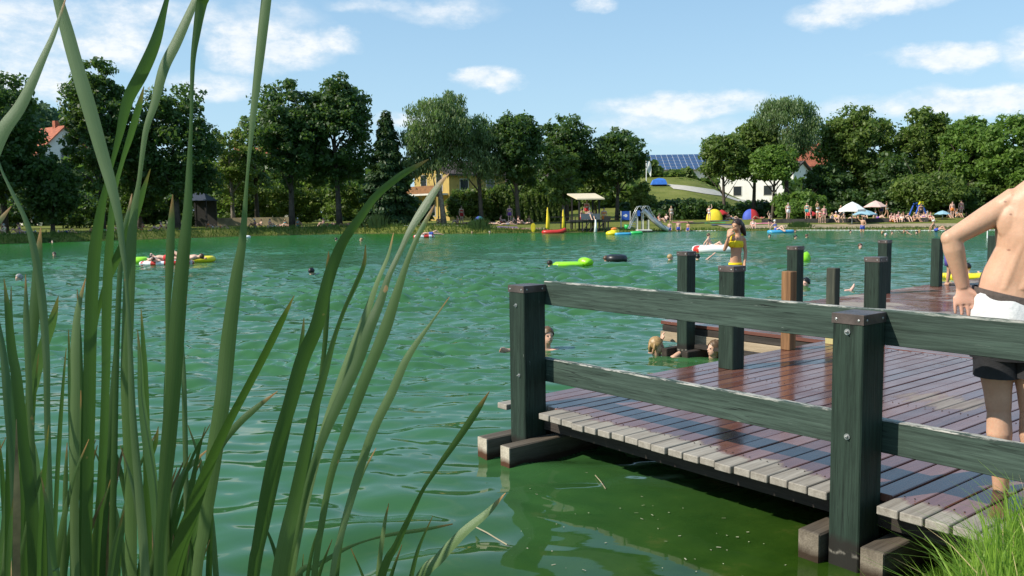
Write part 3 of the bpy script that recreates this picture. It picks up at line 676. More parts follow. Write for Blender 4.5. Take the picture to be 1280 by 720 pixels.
for key, (bs, (rx, ry), lab, d) in BL.items():
    rx = float(np.mean([(p[-1][0] - 640) / F * d for p in bs])); ry = d
    rz_ = float(groundz(rx, ry)); rz_ = max(rz_, -.1)
    t_ = thing('cattail_plant', (rx, ry, rz_), lab, 'cattail', 'cattail plants on the near bank')
    for k, pxs in enumerate(bs):
        blade(pxs, d + gg.uniform(-.06, .06) + .03 * k, t_, (rx + gg.uniform(-.05, .05), ry + gg.uniform(-.04, .04), rz_ - .03), dd=gg.uniform(-.05, .08), yaw=gg.choice([-1, 1]) * gg.uniform(.1, .65))
    if key in 'abcdef':
        for k in range(2):
            x0 = gg.choice([p[-1][0] for p in bs]) + gg.uniform(-22, 22); top = gg.uniform(360, 520); ln = gg.uniform(-14, 22); wx = gg.uniform(6, 10)
            blade([(x0 + ln, top, 1), (x0 + ln * .8, top + 35, wx * .6), (x0 + ln * .5, top + 100, wx), (x0 + ln * .15, 640, wx), (x0, 745, wx)], d + gg.uniform(.02, .22), t_, (rx, ry, rz_ - .03), yaw=gg.uniform(-.6, .6))
    # low leaves that only show near the lower border
    base = [p[-1][0] for p in bs]
    for k in range(11 if key in 'abcdef' else 3):
        x0 = gg.choice(base) + gg.uniform(-28, 28); top = gg.uniform(520, 680) if key in 'abcdef' else gg.uniform(640, 700); ln = gg.uniform(-50, 60)
        blade([(x0 + ln, top, 1), (x0 + ln * .6, top + 45, gg.uniform(4, 8)), (x0 + ln * .25, top + 110, gg.uniform(6, 11)), (x0, 745, gg.uniform(7, 12))], d + gg.uniform(-.02, .25), t_, mat=(dead_m if k % 5 == 4 else None), root=(rx + gg.uniform(-.06, .06), ry + gg.uniform(-.04, .04), rz_ - .03), yaw=gg.uniform(-.6, .6))
# green cattail head half hidden in the leaves
ch_ = MB(); # banded young spike
pts = [WY(172, 612, 1.2), WY(182, 650, 1.2), WY(190, 700, 1.2), WY(196, 745, 1.2)]

# ------------------------------------------------------------------ long grass on the near bank
gm = leafmat('long_grass', (.08, .17, .012), (.23, .36, .045), .38, .5, 3.0, .35)
gdry = simple('dry_grass', (.45, .36, .17), .7)
def grass(name, n, sampler, hl, hh, wmin, wmax, seed, label, mat, lean=.35):
    g_ = np.random.default_rng(seed); Vs = []; Fs = []; c = 0; MI = []
    while c < n:
        x, y = sampler(g_)
        z = float(groundz(x, y))
        if z < .02: 
            if g_.random() < .9: continue
        h_ = g_.uniform(hl, hh); a = g_.uniform(0, 2 * math.pi); lx, ly = math.cos(a), math.sin(a); ln = abs(g_.normal(0, lean)) * h_; wd = g_.uniform(wmin, wmax)
        fa = g_.uniform(0, math.pi); sx, sy = math.cos(fa) * wd, math.sin(fa) * wd; base = len(Vs)
        for k in range(5):
            t_ = k / 4; px_, py_, pz_ = x + lx * ln * t_ ** 2, y + ly * ln * t_ ** 2, z - .02 + h_ * (t_ - .28 * (ln / h_) * t_ ** 2.5); q = (1 - t_ ** 1.6) * (1 if k else .7)
            Vs += [(px_ - sx * q, py_ - sy * q, pz_), (px_ + sx * q, py_ + sy * q, pz_)]
        for k in range(4): Fs.append((base + 2 * k, base + 2 * k + 1, base + 2 * k + 3, base + 2 * k + 2)); MI.append(1 if g_.random() < .0 else (1 if (c % 23 == 0) else 0))
        c += 1
    return tag(link(name, npmesh(name, Vs, Fs, [mat, gdry], True, MI)), label, 'grass', kind='stuff')
def s1(g_):
    while True:
        x = g_.uniform(1.0, 2.6); y = g_.uniform(1.9, 3.9)
        px, py = PX((x, y, .35))
        if y < nshore(x) + .05 and px > 1098 + max(0, (690 - py)) * .62 and (x * V2D[0] + y * V2D[1]) < 3.72: return x, y
grass('long_grass', 11000, s1, .16, .42, .0022, .0058, 4, 'bright green long grass growing on the bank beside the jetty', gm, .5)
def s2(g_):
    while True:
        x = g_.uniform(1.25, 2.4); y = g_.uniform(1.7, 3.3)
        if y < nshore(x) + .05 and (x * V2D[0] + y * V2D[1]) < 3.65: return x, y
def s3(g_):
    while True:
        x = g_.uniform(-7, 6); y = g_.uniform(-4, 2.4)
        if y < nshore(x) and (x * x + y * y) > .5 and abs(x) > .0: return x, y
grass('meadow_grass', 9000, s3, .08, .22, .002, .005, 5, 'short green grass on the bank round the photographer', gm, .6)
# ------------------------------------------------------------------ trees
LM = {
 'dark': leafmat('dark_foliage', (.020, .046, .012), (.052, .095, .022), .26),
 'mid': leafmat('mid_foliage', (.046, .078, .014), (.125, .170, .034), .30),
 'bright': leafmat('bright_foliage', (.052, .105, .016), (.135, .215, .038), .34),
 'grey': leafmat('grey_green_foliage', (.060, .095, .035), (.15, .20, .085), .32),
 'olive': leafmat('olive_foliage', (.075, .105, .018), (.17, .20, .040), .36),
 'spruce': leafmat('spruce_needles', (.014, .036, .012), (.038, .075, .022), .12),
}
bark = barkmat('bark', (.075, .058, .042)); bark_l = barkmat('pale_bark', (.20, .17, .13), 5)
def quads(P, nrm, up, sx, sy, rng):
    """leaf-cluster faces: centre, normal, long axis"""
    a = np.cross(nrm, up); a /= np.linalg.norm(a, axis=1)[:, None] + 1e-9; b = np.cross(a, nrm)
    sx = sx[:, None]; sy = sy[:, None]
    k = rng.uniform(-.3, .3, (len(P), 1))
    c0 = P - b * sy; c1 = P + a * sx + b * sy * k; c2 = P + b * sy; c3 = P - a * sx - b * sy * k
    V = np.stack([c0, c1, c2, c3], 1).reshape(-1, 3); i = np.arange(len(P)) * 4
    return V, np.stack([i, i + 1, i + 2, i + 3], -1)
def unit(v): return v / (np.linalg.norm(v, axis=1)[:, None] + 1e-9)
def crown_pts(rng, h, w, z0, kind, n, leaf):
    if kind == 'spruce':
        z = z0 + (h - z0) * rng.power(1.0, n) ; t = (z - z0) / (h - z0)
        t = 1 - np.sqrt(1 - rng.uniform(0, .998, n)); z = z0 + (h - z0) * t
        tier = np.sin(z * 2 * math.pi / .9) * .13 + .87
        ang = rng.uniform(0, 2 * math.pi, n); lob = 1 + .16 * np.sin(ang * 5 + z * 1.7) + .12 * np.sin(ang * 3 - z * 2.3)
        rr = w / 2 * (1 - t) ** .72 * tier * lob * rng.uniform(.25, 1.0, n) ** .45 + .04
        P = np.stack([np.cos(ang) * rr, np.sin(ang) * rr, z - rr * .28], -1)
        nr = unit(np.stack([np.cos(ang) * .5, np.sin(ang) * .5, np.ones(n) * .8], -1) + rng.normal(0, .45, (n, 3)))
        up = unit(np.stack([np.cos(ang), np.sin(ang), -.5 * np.ones(n)], -1) + rng.normal(0, .2, (n, 3)))
        return P, nr, up, rng.uniform(.4, .7, n) * leaf, rng.uniform(.8, 1.5, n) * leaf
    if kind == 'thuja':
        t = rng.uniform(0, 1, n); z = z0 + (h - z0) * t; ang = rng.uniform(0, 2 * math.pi, n)
        prof = np.sqrt(np.clip(1 - t ** 2.4, 0, 1)) * (.75 + .25 * np.minimum(t * 6, 1))
        rr = w / 2 * prof * (1 + .15 * np.sin(ang * 4 + z * 3)) * rng.uniform(.55, 1.0, n)
        P = np.stack([np.cos(ang) * rr, np.sin(ang) * rr, z], -1)
        nr = unit(np.stack([np.cos(ang), np.sin(ang), np.zeros(n)], -1) + rng.normal(0, .4, (n, 3)))
        up = unit(np.stack([np.zeros(n), np.zeros(n), np.ones(n)], -1) + rng.normal(0, .25, (n, 3)))
        return P, nr, up, rng.uniform(.4, .7, n) * leaf, rng.uniform(.8, 1.4, n) * leaf
    # clumps on an irregular envelope made of several lobes
    nl = 6 if kind != 'shrub' else 4
    lobes = [(0, 0, (z0 + h) / 2 + (h - z0) * .02, w * .46, w * .42, (h - z0) * .48)]
    for k in range(nl):
        a = k * 2 * math.pi / nl + rng.uniform(-.5, .5); t = rng.uniform(.12, .80); rad = w * .5 * (1 - .70 * t) * rng.uniform(.5, .80)
        lobes.append((math.cos(a) * rad, math.sin(a) * rad, z0 + (h - z0) * t, w * rng.uniform(.17, .27), w * rng.uniform(.17, .27), (h - z0) * rng.uniform(.13, .23)))
    nc = int({'willow': 110, 'shrub': 70, 'sparse': 60}.get(kind, 170) * (1 + w / 14))
    Cs = []
    for k in range(nc):
        L = lobes[0] if rng.random() < .60 else lobes[rng.integers(1, len(lobes))]
        d = rng.normal(0, 1, 3); d /= np.linalg.norm(d); q = rng.uniform(.30, 1.0) ** .5
        Cs.append([L[0] + d[0] * L[3] * q, L[1] + d[1] * L[4] * q, L[2] + d[2] * L[5] * q])
    Cs = np.array(Cs); Cs = Cs[(Cs[:, 2] > z0 * .85)]
    Cs[:, 2] = np.minimum(Cs[:, 2], h - .25)
    ci = rng.integers(0, len(Cs), n); rc = (w * .062 + .30) * rng.uniform(.55, 1.25, len(Cs))[ci]
    d = unit(rng.normal(0, 1, (n, 3))); q = rng.uniform(.15, 1, n) ** .5 * np.where(rng.random(n) < .10, rng.uniform(1.0, 1.55, n), 1.0)
    P = Cs[ci] + d * (rc * q)[:, None] * np.array([1.12, 1.12, .72])
    if kind == 'willow':
        P[:, 2] -= rng.exponential(.28, n) * (1.0 if True else 0); 
        nr = unit(d * .6 + rng.normal(0, .7, (n, 3)) * np.array([1, 1, .25])); up = unit(np.stack([rng.normal(0, .18, n), rng.normal(0, .18, n), -np.ones(n)], -1))
        return P, nr, up, rng.uniform(.30, .52, n) * leaf, rng.uniform(.8, 1.5, n) * leaf
    nr = unit(d * .75 + np.array([0, 0, .45]) + rng.normal(0, .6, (n, 3))); up = unit(rng.normal(0, 1, (n, 3)))
    sz = np.exp(rng.normal(0, .28, n)); return P, nr, up, rng.uniform(.45, .8, n) * leaf * sz, rng.uniform(.7, 1.25, n) * leaf * sz
def plant(name, px, ptop, pw, Y, kind, mat, label, cat, group, n=9000, leaf=.17, z0f=.22, seed=0, trunk=True, lean=0.0, tcol=None, pbase=None):
    """tree whose crown centre is seen at px, top at ptop, crown pw pixels wide, standing at distance Y"""
    rng = np.random.default_rng(seed + int(px * 7) % 9999 + 17)
    P = WY(px, ptop, Y); gz = float(groundz(P[0], Y)); h = P[2] - gz; w = pw * Y / F
    t = thing(name, (P[0], Y, gz), label, cat, group)
    C = crown_pts(rng, h, w * 1.06, h * z0f, kind, int(n * 1.45), leaf)
    V, Fq = quads(*C, rng)
    link('crown', npmesh('crown', V, Fq, LM[mat]), t)
    if trunk:
        b = MB(); r0 = .014 * h + .06; q = rng.uniform(-.03, .03) * h + lean * h
        spine = [(-q * .6, 0, -.3), (-q * .4, 0, h * .12), (0, 0, h * .32), (q * .3, rng.uniform(-.3, .3), h * .6), (q * .35, 0, h * (.93 if kind == 'spruce' else .8))]
        b.tube(spine, [r0 * 1.35, r0, r0 * .82, r0 * .5, r0 * .12], 9)
        if kind not in ('spruce', 'thuja'):
            for k in range(9):
                a = k * 2.4 + rng.uniform(-.3, .3); z = h * rng.uniform(.2, .58); L = w * rng.uniform(.26, .42); cx = q * .2
                b.tube([(cx, 0, z), (cx + math.cos(a) * L * .45, math.sin(a) * L * .45, z + L * .55), (cx + math.cos(a) * L, math.sin(a) * L, z + L * rng.uniform(.9, 1.5))], [r0 * .42, r0 * .27, r0 * .06], 6)
        b.build('trunk', tcol or bark, t, True)
    return t
TG = 'trees on the far bank'
T = plant
T('broadleaf_tree', -6, 84, 100, 66, 'round', 'dark', 'dark tree at the left border, its crown beside the red roofed house', 'tree', TG, 11000, .15, .16)
T('broadleaf_tree', 119, 67, 86, 70, 'round', 'dark', 'tall dark tree rising right of the red roofed house behind the slanting reed', 'tree', TG, 13000, .15, .14)
T('broadleaf_tree', 213, 100, 104, 72, 'round', 'dark', 'dark rounded tree just right of the tallest dark tree on the left bank', 'tree', TG, 12000, .15, .14)
T('broadleaf_tree', 168, 150, 66, 74, 'round', 'dark', 'lower dark tree wedged between two taller dark trees on the left bank', 'tree', TG, 6000, .15, .1)
T('broadleaf_tree', 60, 192, 66, 66, 'round', 'dark', 'low dark tree in front of the red roofed house', 'tree', TG, 7000, .15, .06)
T('broadleaf_tree', 286, 150, 62, 84, 'sparse', 'olive', 'light airy tree with see-through top between the dark left trees and the big oaks', 'tree', TG, 5200, .14, .12, tcol=bark_l)
T('broadleaf_tree', 316, 138, 44, 86, 'sparse', 'grey', 'thin grey-green tree right beside the tallest reed', 'tree', TG, 3000, .13, .3)
T('broadleaf_tree', 359, 95, 98, 76.5, 'round', 'dark', 'big dark green oak, left one of the joined pair', 'tree', TG, 15000, .16, .27)
T('broadleaf_tree', 417, 97, 98, 77.5, 'round', 'dark', 'big dark green oak, right one of the joined pair next to the spruce', 'tree', TG, 16000, .16, .25)
T('spruce_tree', 482, 131, 68, 76, 'spruce', 'spruce', 'pointed dark spruce standing alone against the sky', 'tree', TG, 12000, .17, .08)
T('birch_tree', 546, 112, 90, 77, 'willow', 'grey', 'tall pale weeping birch in front of the yellow house', 'tree', TG, 19000, .13, .39, lean=-.06, tcol=bark_l)
T('birch_tree', 598, 141, 66, 78, 'willow', 'grey', 'airy weeping birch between the tall birch and a dense dark tree', 'tree', TG, 9500, .12, .42)
T('broadleaf_tree', 644, 141, 68, 78, 'round', 'dark', 'dense dark tree hiding the right end of the yellow house', 'tree', TG, 10000, .15, .36)
T('broadleaf_tree', 709, 143, 74, 84, 'round', 'dark', 'rounded dark tree behind the sunshade hut', 'tree', TG, 10000, .15, .3)
T('broadleaf_tree', 704, 182, 42, 80, 'sparse', 'mid', 'slim lighter tree in front of the rounded dark one behind the hut', 'tree', TG, 3600, .14, .2, tcol=bark_l)
T('broadleaf_tree', 772, 159, 70, 84, 'round', 'dark', 'dark tree with forked trunk right of the sunshade hut', 'tree', TG, 9500, .15, .34)
T('broadleaf_tree', 744, 190, 44, 92, 'round', 'mid', 'smaller tree filling the gap between the two dark trees by the hut', 'tree', TG, 4500, .15, .12)
T('shrub', 803, 227, 28, 84, 'shrub', 'olive', 'round yellow-green bush behind the blue board by the slide', 'bush', None, 3600, .13, .04)
T('broadleaf_tree', 905, 169, 58, 84, 'round', 'mid', 'small dark round-topped tree left of the tall pale group, beside the solar roof', 'tree', TG, 7500, .15, .47)
T('broadleaf_tree', 944, 150, 62, 86, 'round', 'mid', 'middle tree of the group in front of the white house', 'tree', TG, 8500, .15, .50, tcol=bark)
T('birch_tree', 985, 115, 84, 85, 'willow', 'grey', 'tallest pale-green birch in front of the white house', 'tree', TG, 14000, .13, .50)
T('broadleaf_tree', 968, 182, 60, 82, 'round', 'bright', 'lower bright green crown in front of the tallest birch', 'tree', TG, 6000, .15, .52)
T('shrub', 1000, 240, 62, 80, 'shrub', 'bright', 'wide rounded green shrub on the grass bank near the red parasol', 'bush', None, 7000, .13, .03)
T('broadleaf_tree', 1073, 133, 98, 86, 'round', 'mid', 'large full tree behind the white parasol', 'tree', TG, 17000, .16, .10)
T('broadleaf_tree', 1035, 205, 62, 84, 'round', 'dark', 'dark low crown left of the white parasol', 'tree', TG, 8000, .15, .05)
T('broadleaf_tree', 1155, 132, 66, 84, 'round', 'mid', 'tall pointed tree behind the blue swing', 'tree', TG, 13000, .15, .18)
T('broadleaf_tree', 1118, 190, 62, 82, 'round', 'dark', 'dark lower tree between the large full tree and the blue swing', 'tree', TG, 8000, .15, .05)
T('broadleaf_tree', 1214, 147, 74, 80, 'round', 'bright', 'bright green tree above the small blue parasol', 'tree', TG, 14000, .15, .10)
T('broadleaf_tree', 1270, 142, 80, 76, 'round', 'bright', "bright green tree above the man's shoulder at the right border", 'tree', TG, 13000, .15, .10)
T('broadleaf_tree', 1345, 130, 100, 74, 'round', 'mid', 'mid green tree beyond the right border', 'tree', TG, 9000, .16, .12)
T('broadleaf_tree', 1425, 140, 100, 70, 'round', 'bright', 'second green tree beyond the right border', 'tree', TG, 8000, .16, .12)
T('broadleaf_tree', 1160, 217, 92, 76, 'round', 'mid', 'low spreading tree behind the blue swing', 'tree', TG, 8000, .14, .22)
T('shrub', 1195, 222, 62, 77, 'shrub', 'dark', 'dark shrub behind the small blue parasol', 'bush', None, 6000, .14, .04)
T('broadleaf_tree', -85, 95, 110, 62, 'round', 'dark', 'dark tree beyond the left border', 'tree', TG, 9000, .16, .12)
T('broadleaf_tree', -180, 105, 110, 58, 'round', 'dark', 'second dark tree beyond the left border', 'tree', TG, 8000, .16, .12)
# understorey behind the trunks
ug = 'shrubs behind the sunbathers'
for k, (px, pt, pw, Y, mt, lab) in enumerate([(12, 232, 80, 78, 'dark', 'dark shrub behind the sunbathers at the left border'), (92, 238, 84, 80, 'dark', 'dark shrub below the tallest left tree'), (160, 236, 70, 80, 'dark', 'dark shrub behind the two crossing reeds'),
        (222, 232, 70, 82, 'dark', 'dark shrub beside the dark pavilion roof'), (290, 214, 50, 90, 'mid', 'sunlit bush right of the dark pavilion'), (338, 208, 56, 92, 'olive', 'sunlit bush behind the left oak trunk'), (384, 212, 52, 94, 'olive', 'sunlit bush between the two oak trunks'),
        (432, 220, 56, 92, 'mid', 'bush behind the right oak trunk'), (505, 245, 64, 84, 'dark', 'dark hedge bush under the yellow balcony'), (576, 236, 34, 84, 'mid', 'bush at the corner of the yellow house'), (600, 232, 40, 83, 'olive', 'light bush before the shaded yellow wall'), (624, 230, 36, 84, 'mid', 'bush at the right end of the yellow wall'),
        (664, 205, 46, 96, 'mid', 'bush in front of the brown roofed house'), (860, 250, 66, 84, 'dark', 'dark bush in the hedge right of the slide'), (828, 252, 50, 84, 'dark', 'dark bush directly behind the slide'), (892, 253, 50, 85, 'dark', 'dark hedge bush behind the yellow tent'), (938, 252, 56, 88, 'dark', 'dark bush behind the red and blue tent'),
        (792, 252, 40, 86, 'dark', 'dark bush behind the blue board'), (975, 252, 40, 88, 'mid', 'bush behind the wide rounded shrub'), (1110, 240, 76, 82, 'dark', 'dark bush behind the pink parasol'), (1068, 236, 70, 82, 'dark', 'dark bush behind the white parasol'), (1240, 225, 80, 78, 'mid', "bush below the bright trees, left of the man's arm"), (1300, 220, 80, 74, 'mid', 'bush hidden behind the man')]):
    T('shrub', px, pt, pw, Y, 'shrub', mt, lab, 'bush', ug, 3600, .15, .02, seed=k, trunk=False)
for k, px in enumerate([632, 640, 648, 657, 664, 671, 678, 685, 692, 699]):
    names = 'row of upright clipped thujas left of the sunshade hut'
    T('thuja_tree', px, 240 + (k * 7 % 5), 9.5, 83 + .1 * k, 'thuja', 'mid', 'slim upright thuja in the green row left of the sunshade hut', 'thuja', names, 1200, .12, .0, seed=k * 5, trunk=False)
# reeds on the far bank
def tuft(px, py, wpx, hpx, Y, label):
    P = WY(px, py, Y); g_ = np.random.default_rng(int(px)); n = 420; w_ = wpx * Y / F / 2; h_ = hpx * Y / F; gz = max(float(groundz(P[0], Y)), 0)
    x = g_.normal(0, w_ * .5, n); y = g_.normal(0, .3, n); hh = h_ * g_.uniform(.5, 1, n) * np.clip(1.15 - np.abs(x) / w_ * .6, .3, 1); dx = g_.normal(0, .12, n); Vv = []; Ff = []
    for i in range(n):
        b = len(Vv); Vv += [(x[i] - .02, y[i], -.15), (x[i] + .02, y[i], -.1), (x[i] + dx[i] + .02, y[i], hh[i] * .7), (x[i] + dx[i] * 1.8, y[i], hh[i])]; Ff.append((b, b + 1, b + 2, b + 3))
    t = link('reed_tuft', npmesh('reed_tuft', Vv, Ff, LM['dark'])); t.location = (P[0], Y, gz); tag(t, label, 'reeds', 'reed tufts on the far bank')
tuft(476, 290, 30, 20, 73.6, 'light reed tuft at the water edge below the spruce'); tuft(600, 290, 28, 15, 69.6, 'dark reed tuft at the water edge below the thin birch')
tuft(60, 300, 30, 7, 60, 'low reed tuft at the water edge far left'); tuft(1000, 288, 26, 9, 66.5, 'small reed tuft at the water edge before the wide shrub')
g_ = np.random.default_rng(77); n_ = 9000; x = np.concatenate([g_.uniform(-62, 3, 7000), g_.uniform(3, 40, 2000)]); y = shore(x) + g_.uniform(.0, 1.5, n_); z = np.maximum(groundz(x, y), 0) - .03
hh_ = g_.uniform(.14, .42, n_) * np.where(x > 3, .6, 1); dx = g_.normal(0, .10, n_); dy = g_.normal(-.05, .08, n_); wd = g_.uniform(.015, .04, n_)
Vb = np.stack([np.stack([x - wd, y, z], -1), np.stack([x + wd, y, z], -1), np.stack([x + dx * .6 + wd * .7, y + dy * .6, z + hh_ * .65], -1), np.stack([x + dx, y + dy, z + hh_], -1)], 1).reshape(-1, 3); i_ = np.arange(n_) * 4
tag(link('bank_grass', npmesh('bank_grass', Vb, np.stack([i_, i_ + 1, i_ + 2, i_ + 3], -1), LM['mid'])), 'rough grass fringe hanging over the far water edge', 'grass', kind='stuff')
# far woods as one mass behind both groups
def woods(name, spans, label, n, seed, mats='dark'):
    g_ = np.random.default_rng(seed); Ps = []
    for (x0, x1, t0, t1, Y) in spans:
        k = int(n * (x1 - x0) / sum(s[1] - s[0] for s in spans)); px = g_.uniform(x0, x1, k)
        top = t0 + (t1 - t0) * (px - x0) / (x1 - x0) + 6 * np.sin(px * .13) + 4 * np.sin(px * .31 + 1)
        dep = g_.uniform(0, 9, k); fr = g_.uniform(0, 1, k) ** .8
        for a, b_, c, d in zip(px, top, dep, fr):
            P = WY(a, b_, Y); gz = float(groundz(P[0], Y)); Ps.append((P[0], Y + c, gz + (P[2] - gz) * d))
    P = np.array(Ps); k = len(P); V, Fq = quads(P, unit(g_.normal(0, 1, (k, 3)) + np.array([-.3, -.6, .4])), unit(g_.normal(0, 1, (k, 3))), g_.uniform(.25, .5, k), g_.uniform(.3, .6, k), g_)
    tag(link(name, npmesh(name, V, Fq, LM[mats])), label, 'woods', kind='stuff')
woods('woods', [(-260, 300, 205, 200, 104), (300, 505, 195, 215, 108)], 'dark mass of trees behind the left bank', 15000, 1)
woods('woods', [(1010, 1460, 222, 212, 98)], 'dark mass of trees behind the right bank', 12000, 2)
woods('woods', [(800, 846, 197, 216, 134), (846, 900, 216, 224, 134), (846, 900, 236, 240, 128)], 'strip of green growth along the slope below the solar roof', 5500, 3, 'mid')
woods('woods', [(600, 700, 222, 226, 106), (690, 800, 232, 226, 102)], 'green growth behind the thujas and the sunshade hut', 5200, 4, 'mid')
# wooded hill far off on the left
hm = leafmat('far_wood_foliage', (.030, .060, .030), (.055, .10, .045), .1, .9, .02)
hx = np.linspace(-900, 300, 120); hy = np.linspace(560, 1150, 50); X, Yy = np.meshgrid(hx, hy)
def hillz(X, Yy): return np.clip(118 * np.exp(-((X + 535) / 105) ** 2) * sm((Yy - 560) / 330), 0, None) + 8
Z = hillz(X, Yy); i = (np.arange(119)[None, :] + 120 * np.arange(49)[:, None]).ravel()
tag(link('hill', npmesh('hill', np.stack([X, Yy, Z], -1).reshape(-1, 3), np.stack([i, i + 1, i + 121, i + 120], -1), hm, True)), kind='structure')
g_ = np.random.default_rng(8); k = 14000; X = g_.uniform(-760, -120, k); Yy = g_.uniform(600, 950, k); P = np.stack([X, Yy, hillz(X, Yy) + g_.uniform(0, 9, k)], -1)
V, Fq = quads(P, unit(g_.normal(0, 1, (k, 3)) + np.array([-.4, -.6, .5])), unit(g_.normal(0, 1, (k, 3))), g_.uniform(2, 4, k), g_.uniform(2, 4.5, k), g_)
tag(link('hill_forest', npmesh('hill_forest', V, Fq, hm)), 'blue-green forest covering the far hill on the left', 'forest', kind='stuff')

# ------------------------------------------------------------------ buildings
yellow = simple('yellow_plaster', (.44, .31, .085), .85, .08, 1.5); whitew = simple('white_plaster', (.72, .70, .64), .85, .05, 1)
tiles = simple('red_roof_tiles', (.36, .105, .05), .85, .25, 3, bmp=.3); brown_t = simple('brown_roof_tiles', (.075, .052, .045), .85, .25, 3); glassm = simple('window_glass', (.03, .035, .04), .08, .1, 3, 0, .6)
woodb = simple('balcony_wood', (.26, .12, .045), .7, .2, 4); pale_r = simple('light_board', (.60, .57, .50), .7, .08, 3)
def house(name, label, c, rz, L, W, H, rh, wm, rm, wins, gz, group=None, over=.5, extra=None):
    """gabled house: ridge along local x; wins = (face, pos, z, w, h), face 0 = long front (-y), 1 = gable (-x), 2 = gable (+x)"""
    t = thing(name, (c[0], c[1], gz), label, 'house', group, rz)
    b = MB(); b.box(-L/2, L/2, -W/2, W/2, -3, H)
    for sx in (-L/2 + .001, L/2 - .001): b.add([(sx, -W/2, H), (sx, W/2, H), (sx, 0, H + rh)], [(0, 1, 2)])
    b.build('wall', wm, t)
    r_ = MB(); k = rh / (W / 2); ov = over; th = .22
    for s in (-1, 1):
        y0, z0, y1, z1 = s * (W/2 + ov), H - ov * k + .02, 0, H + rh + .02; x0, x1 = -L/2 - ov, L/2 + ov
        v = [(x0, y0, z0), (x1, y0, z0), (x1, y1, z1), (x0, y1, z1)]; v += [(a, b_, c_ + th) for a, b_, c_ in v]
        r_.add(v, [(0, 1, 2, 3), (7, 6, 5, 4), (0, 4, 5, 1), (1, 5, 6, 2), (2, 6, 7, 3), (3, 7, 4, 0)])
    ro_ = r_.build('roof', rm, t)
    ch = MB(); ch.box(L*.2, L*.2 + .7, -.3, .4, H + rh * .6, H + rh + 1.0); ch.build('chimney', rm, ro_)
    for (f, p, z, ww, hh) in wins:
        fr = MB(); gl = MB()
        if f == 0: fr.box(p - ww/2 - .08, p + ww/2 + .08, -W/2 - .06, -W/2 + .02, z - .08, z + hh + .08); gl.box(p - ww/2, p + ww/2, -W/2 - .075, -W/2 - .062, z, z + hh)
        else:
            s = -1 if f == 1 else 1; a, b_ = sorted((s * (L/2 + .06), s * (L/2 - .02))); fr.box(a, b_, p - ww/2 - .08, p + ww/2 + .08, z - .08, z + hh + .08); a, b_ = sorted((s * (L/2 + .075), s * (L/2 + .062))); gl.box(a, b_, p - ww/2, p + ww/2, z, z + hh)
        fo = fr.build('window', pale_r, t); gl.build('pane', glassm, fo)
    if extra: extra(t)
    return t
# yellow house: corner seen at x = 562
cn = WY(562, 262, 100); gz = float(groundz(cn[0], 100)); a = R(38)
ex, ey = np.array([math.cos(a), math.sin(a)]), np.array([-math.sin(a), math.cos(a)])
L_, W_ = 8.2, 7.6
cc = cn[:2] + ex * L_ / 2 + ey * W_ / 2
def balc(t):
    b = MB(); b.box(-L_/2 - 1.5, -L_/2 - .01, -W_/2 + .2, W_/2 - .1, 3.0, 3.2); b.build('balcony_slab', pale_r, t)
    b = MB(); b.box(-L_/2 - 1.5, -L_/2 - 1.42, -W_/2 + .2, W_/2 - .1, 3.2, 4.1); b.build('balcony_railing', woodb, t)
    b = MB(); b.box(-L_/2 - 1.45, -L_/2 - 1.28, -W_/2 + .3, -W_/2 + .47, 0, 3.0); b.box(-L_/2 - 1.45, -L_/2 - 1.28, W_/2 - .5, W_/2 - .33, 0, 3.0); b.build('balcony_support', yellow, t)
house('yellow_house', 'yellow plastered house with a wooden balcony behind the weeping birches', cc, a, L_, W_, 5.4, 1.6, yellow, brown_t, [(1, -1.8, 3.5, 1.2, 1.9), (1, 1.6, 3.5, 1.2, 1.9), (1, 0, .6, 1.6, 1.9), (0, 1.8, 3.6, 1.1, 1.2), (0, -2, 3.6, 1.1, 1.2)], gz, extra=balc)
P = WY(43, 185, 118); house('red_roofed_house', 'house with orange-red roof and white gable showing between the dark left trees', (P[0], 122), R(-35), 8, 8.0, WY(60, 194, 118)[2] - .8, 3.9, whitew, tiles, [(2, 0, 9.0, 1.2, 1.3), (2, 1.8, 9.0, 1.2, 1.3)], .8)
P = WY(322, 186, 118); house('red_roofed_house', 'red roofed house mostly hidden behind the left oak', (P[0], 124), R(4), 9, 8, WY(322, 215, 118)[2] - .8, 3.6, whitew, tiles, [(0, -3, 3, 1.2, 1.3)], .8)
P = WY(688, 200, 118); house('brown_roofed_house', 'house with dark brown roof seen between the trees above the thujas', (P[0], 124), R(-6), 11, 8.5, WY(688, 222, 118)[2] - 1.6, 3.2, whitew, brown_t, [(0, 2, 2.6, 1.2, 1.2)], 1.0)
# white house behind the right group
P = WY(952, 232, 140); gz = float(groundz(P[0], 144)) - .5
house('white_house', 'large white plastered house behind the tree trunks on the slope', (P[0] + 1.0, 145), R(-33), 14, 10, WY(952, 214, 140)[2] - gz, 1.4, whitew, brown_t, [(0, -6, 1.8, 1.3, 1.5), (0, -2, 1.8, 1.3, 1.5), (0, 3, 1.8, 1.3, 1.5)], gz)
P = WY(1016, 205, 150); house('white_house', 'white house wing with rusty red roof right of the tallest birch', (P[0], 152), R(12), 9, 8, WY(1016, 207, 150)[2] - gz, 3.6, whitew, tiles, [(0, 0, 2.5, 1.2, 1.3)], gz)
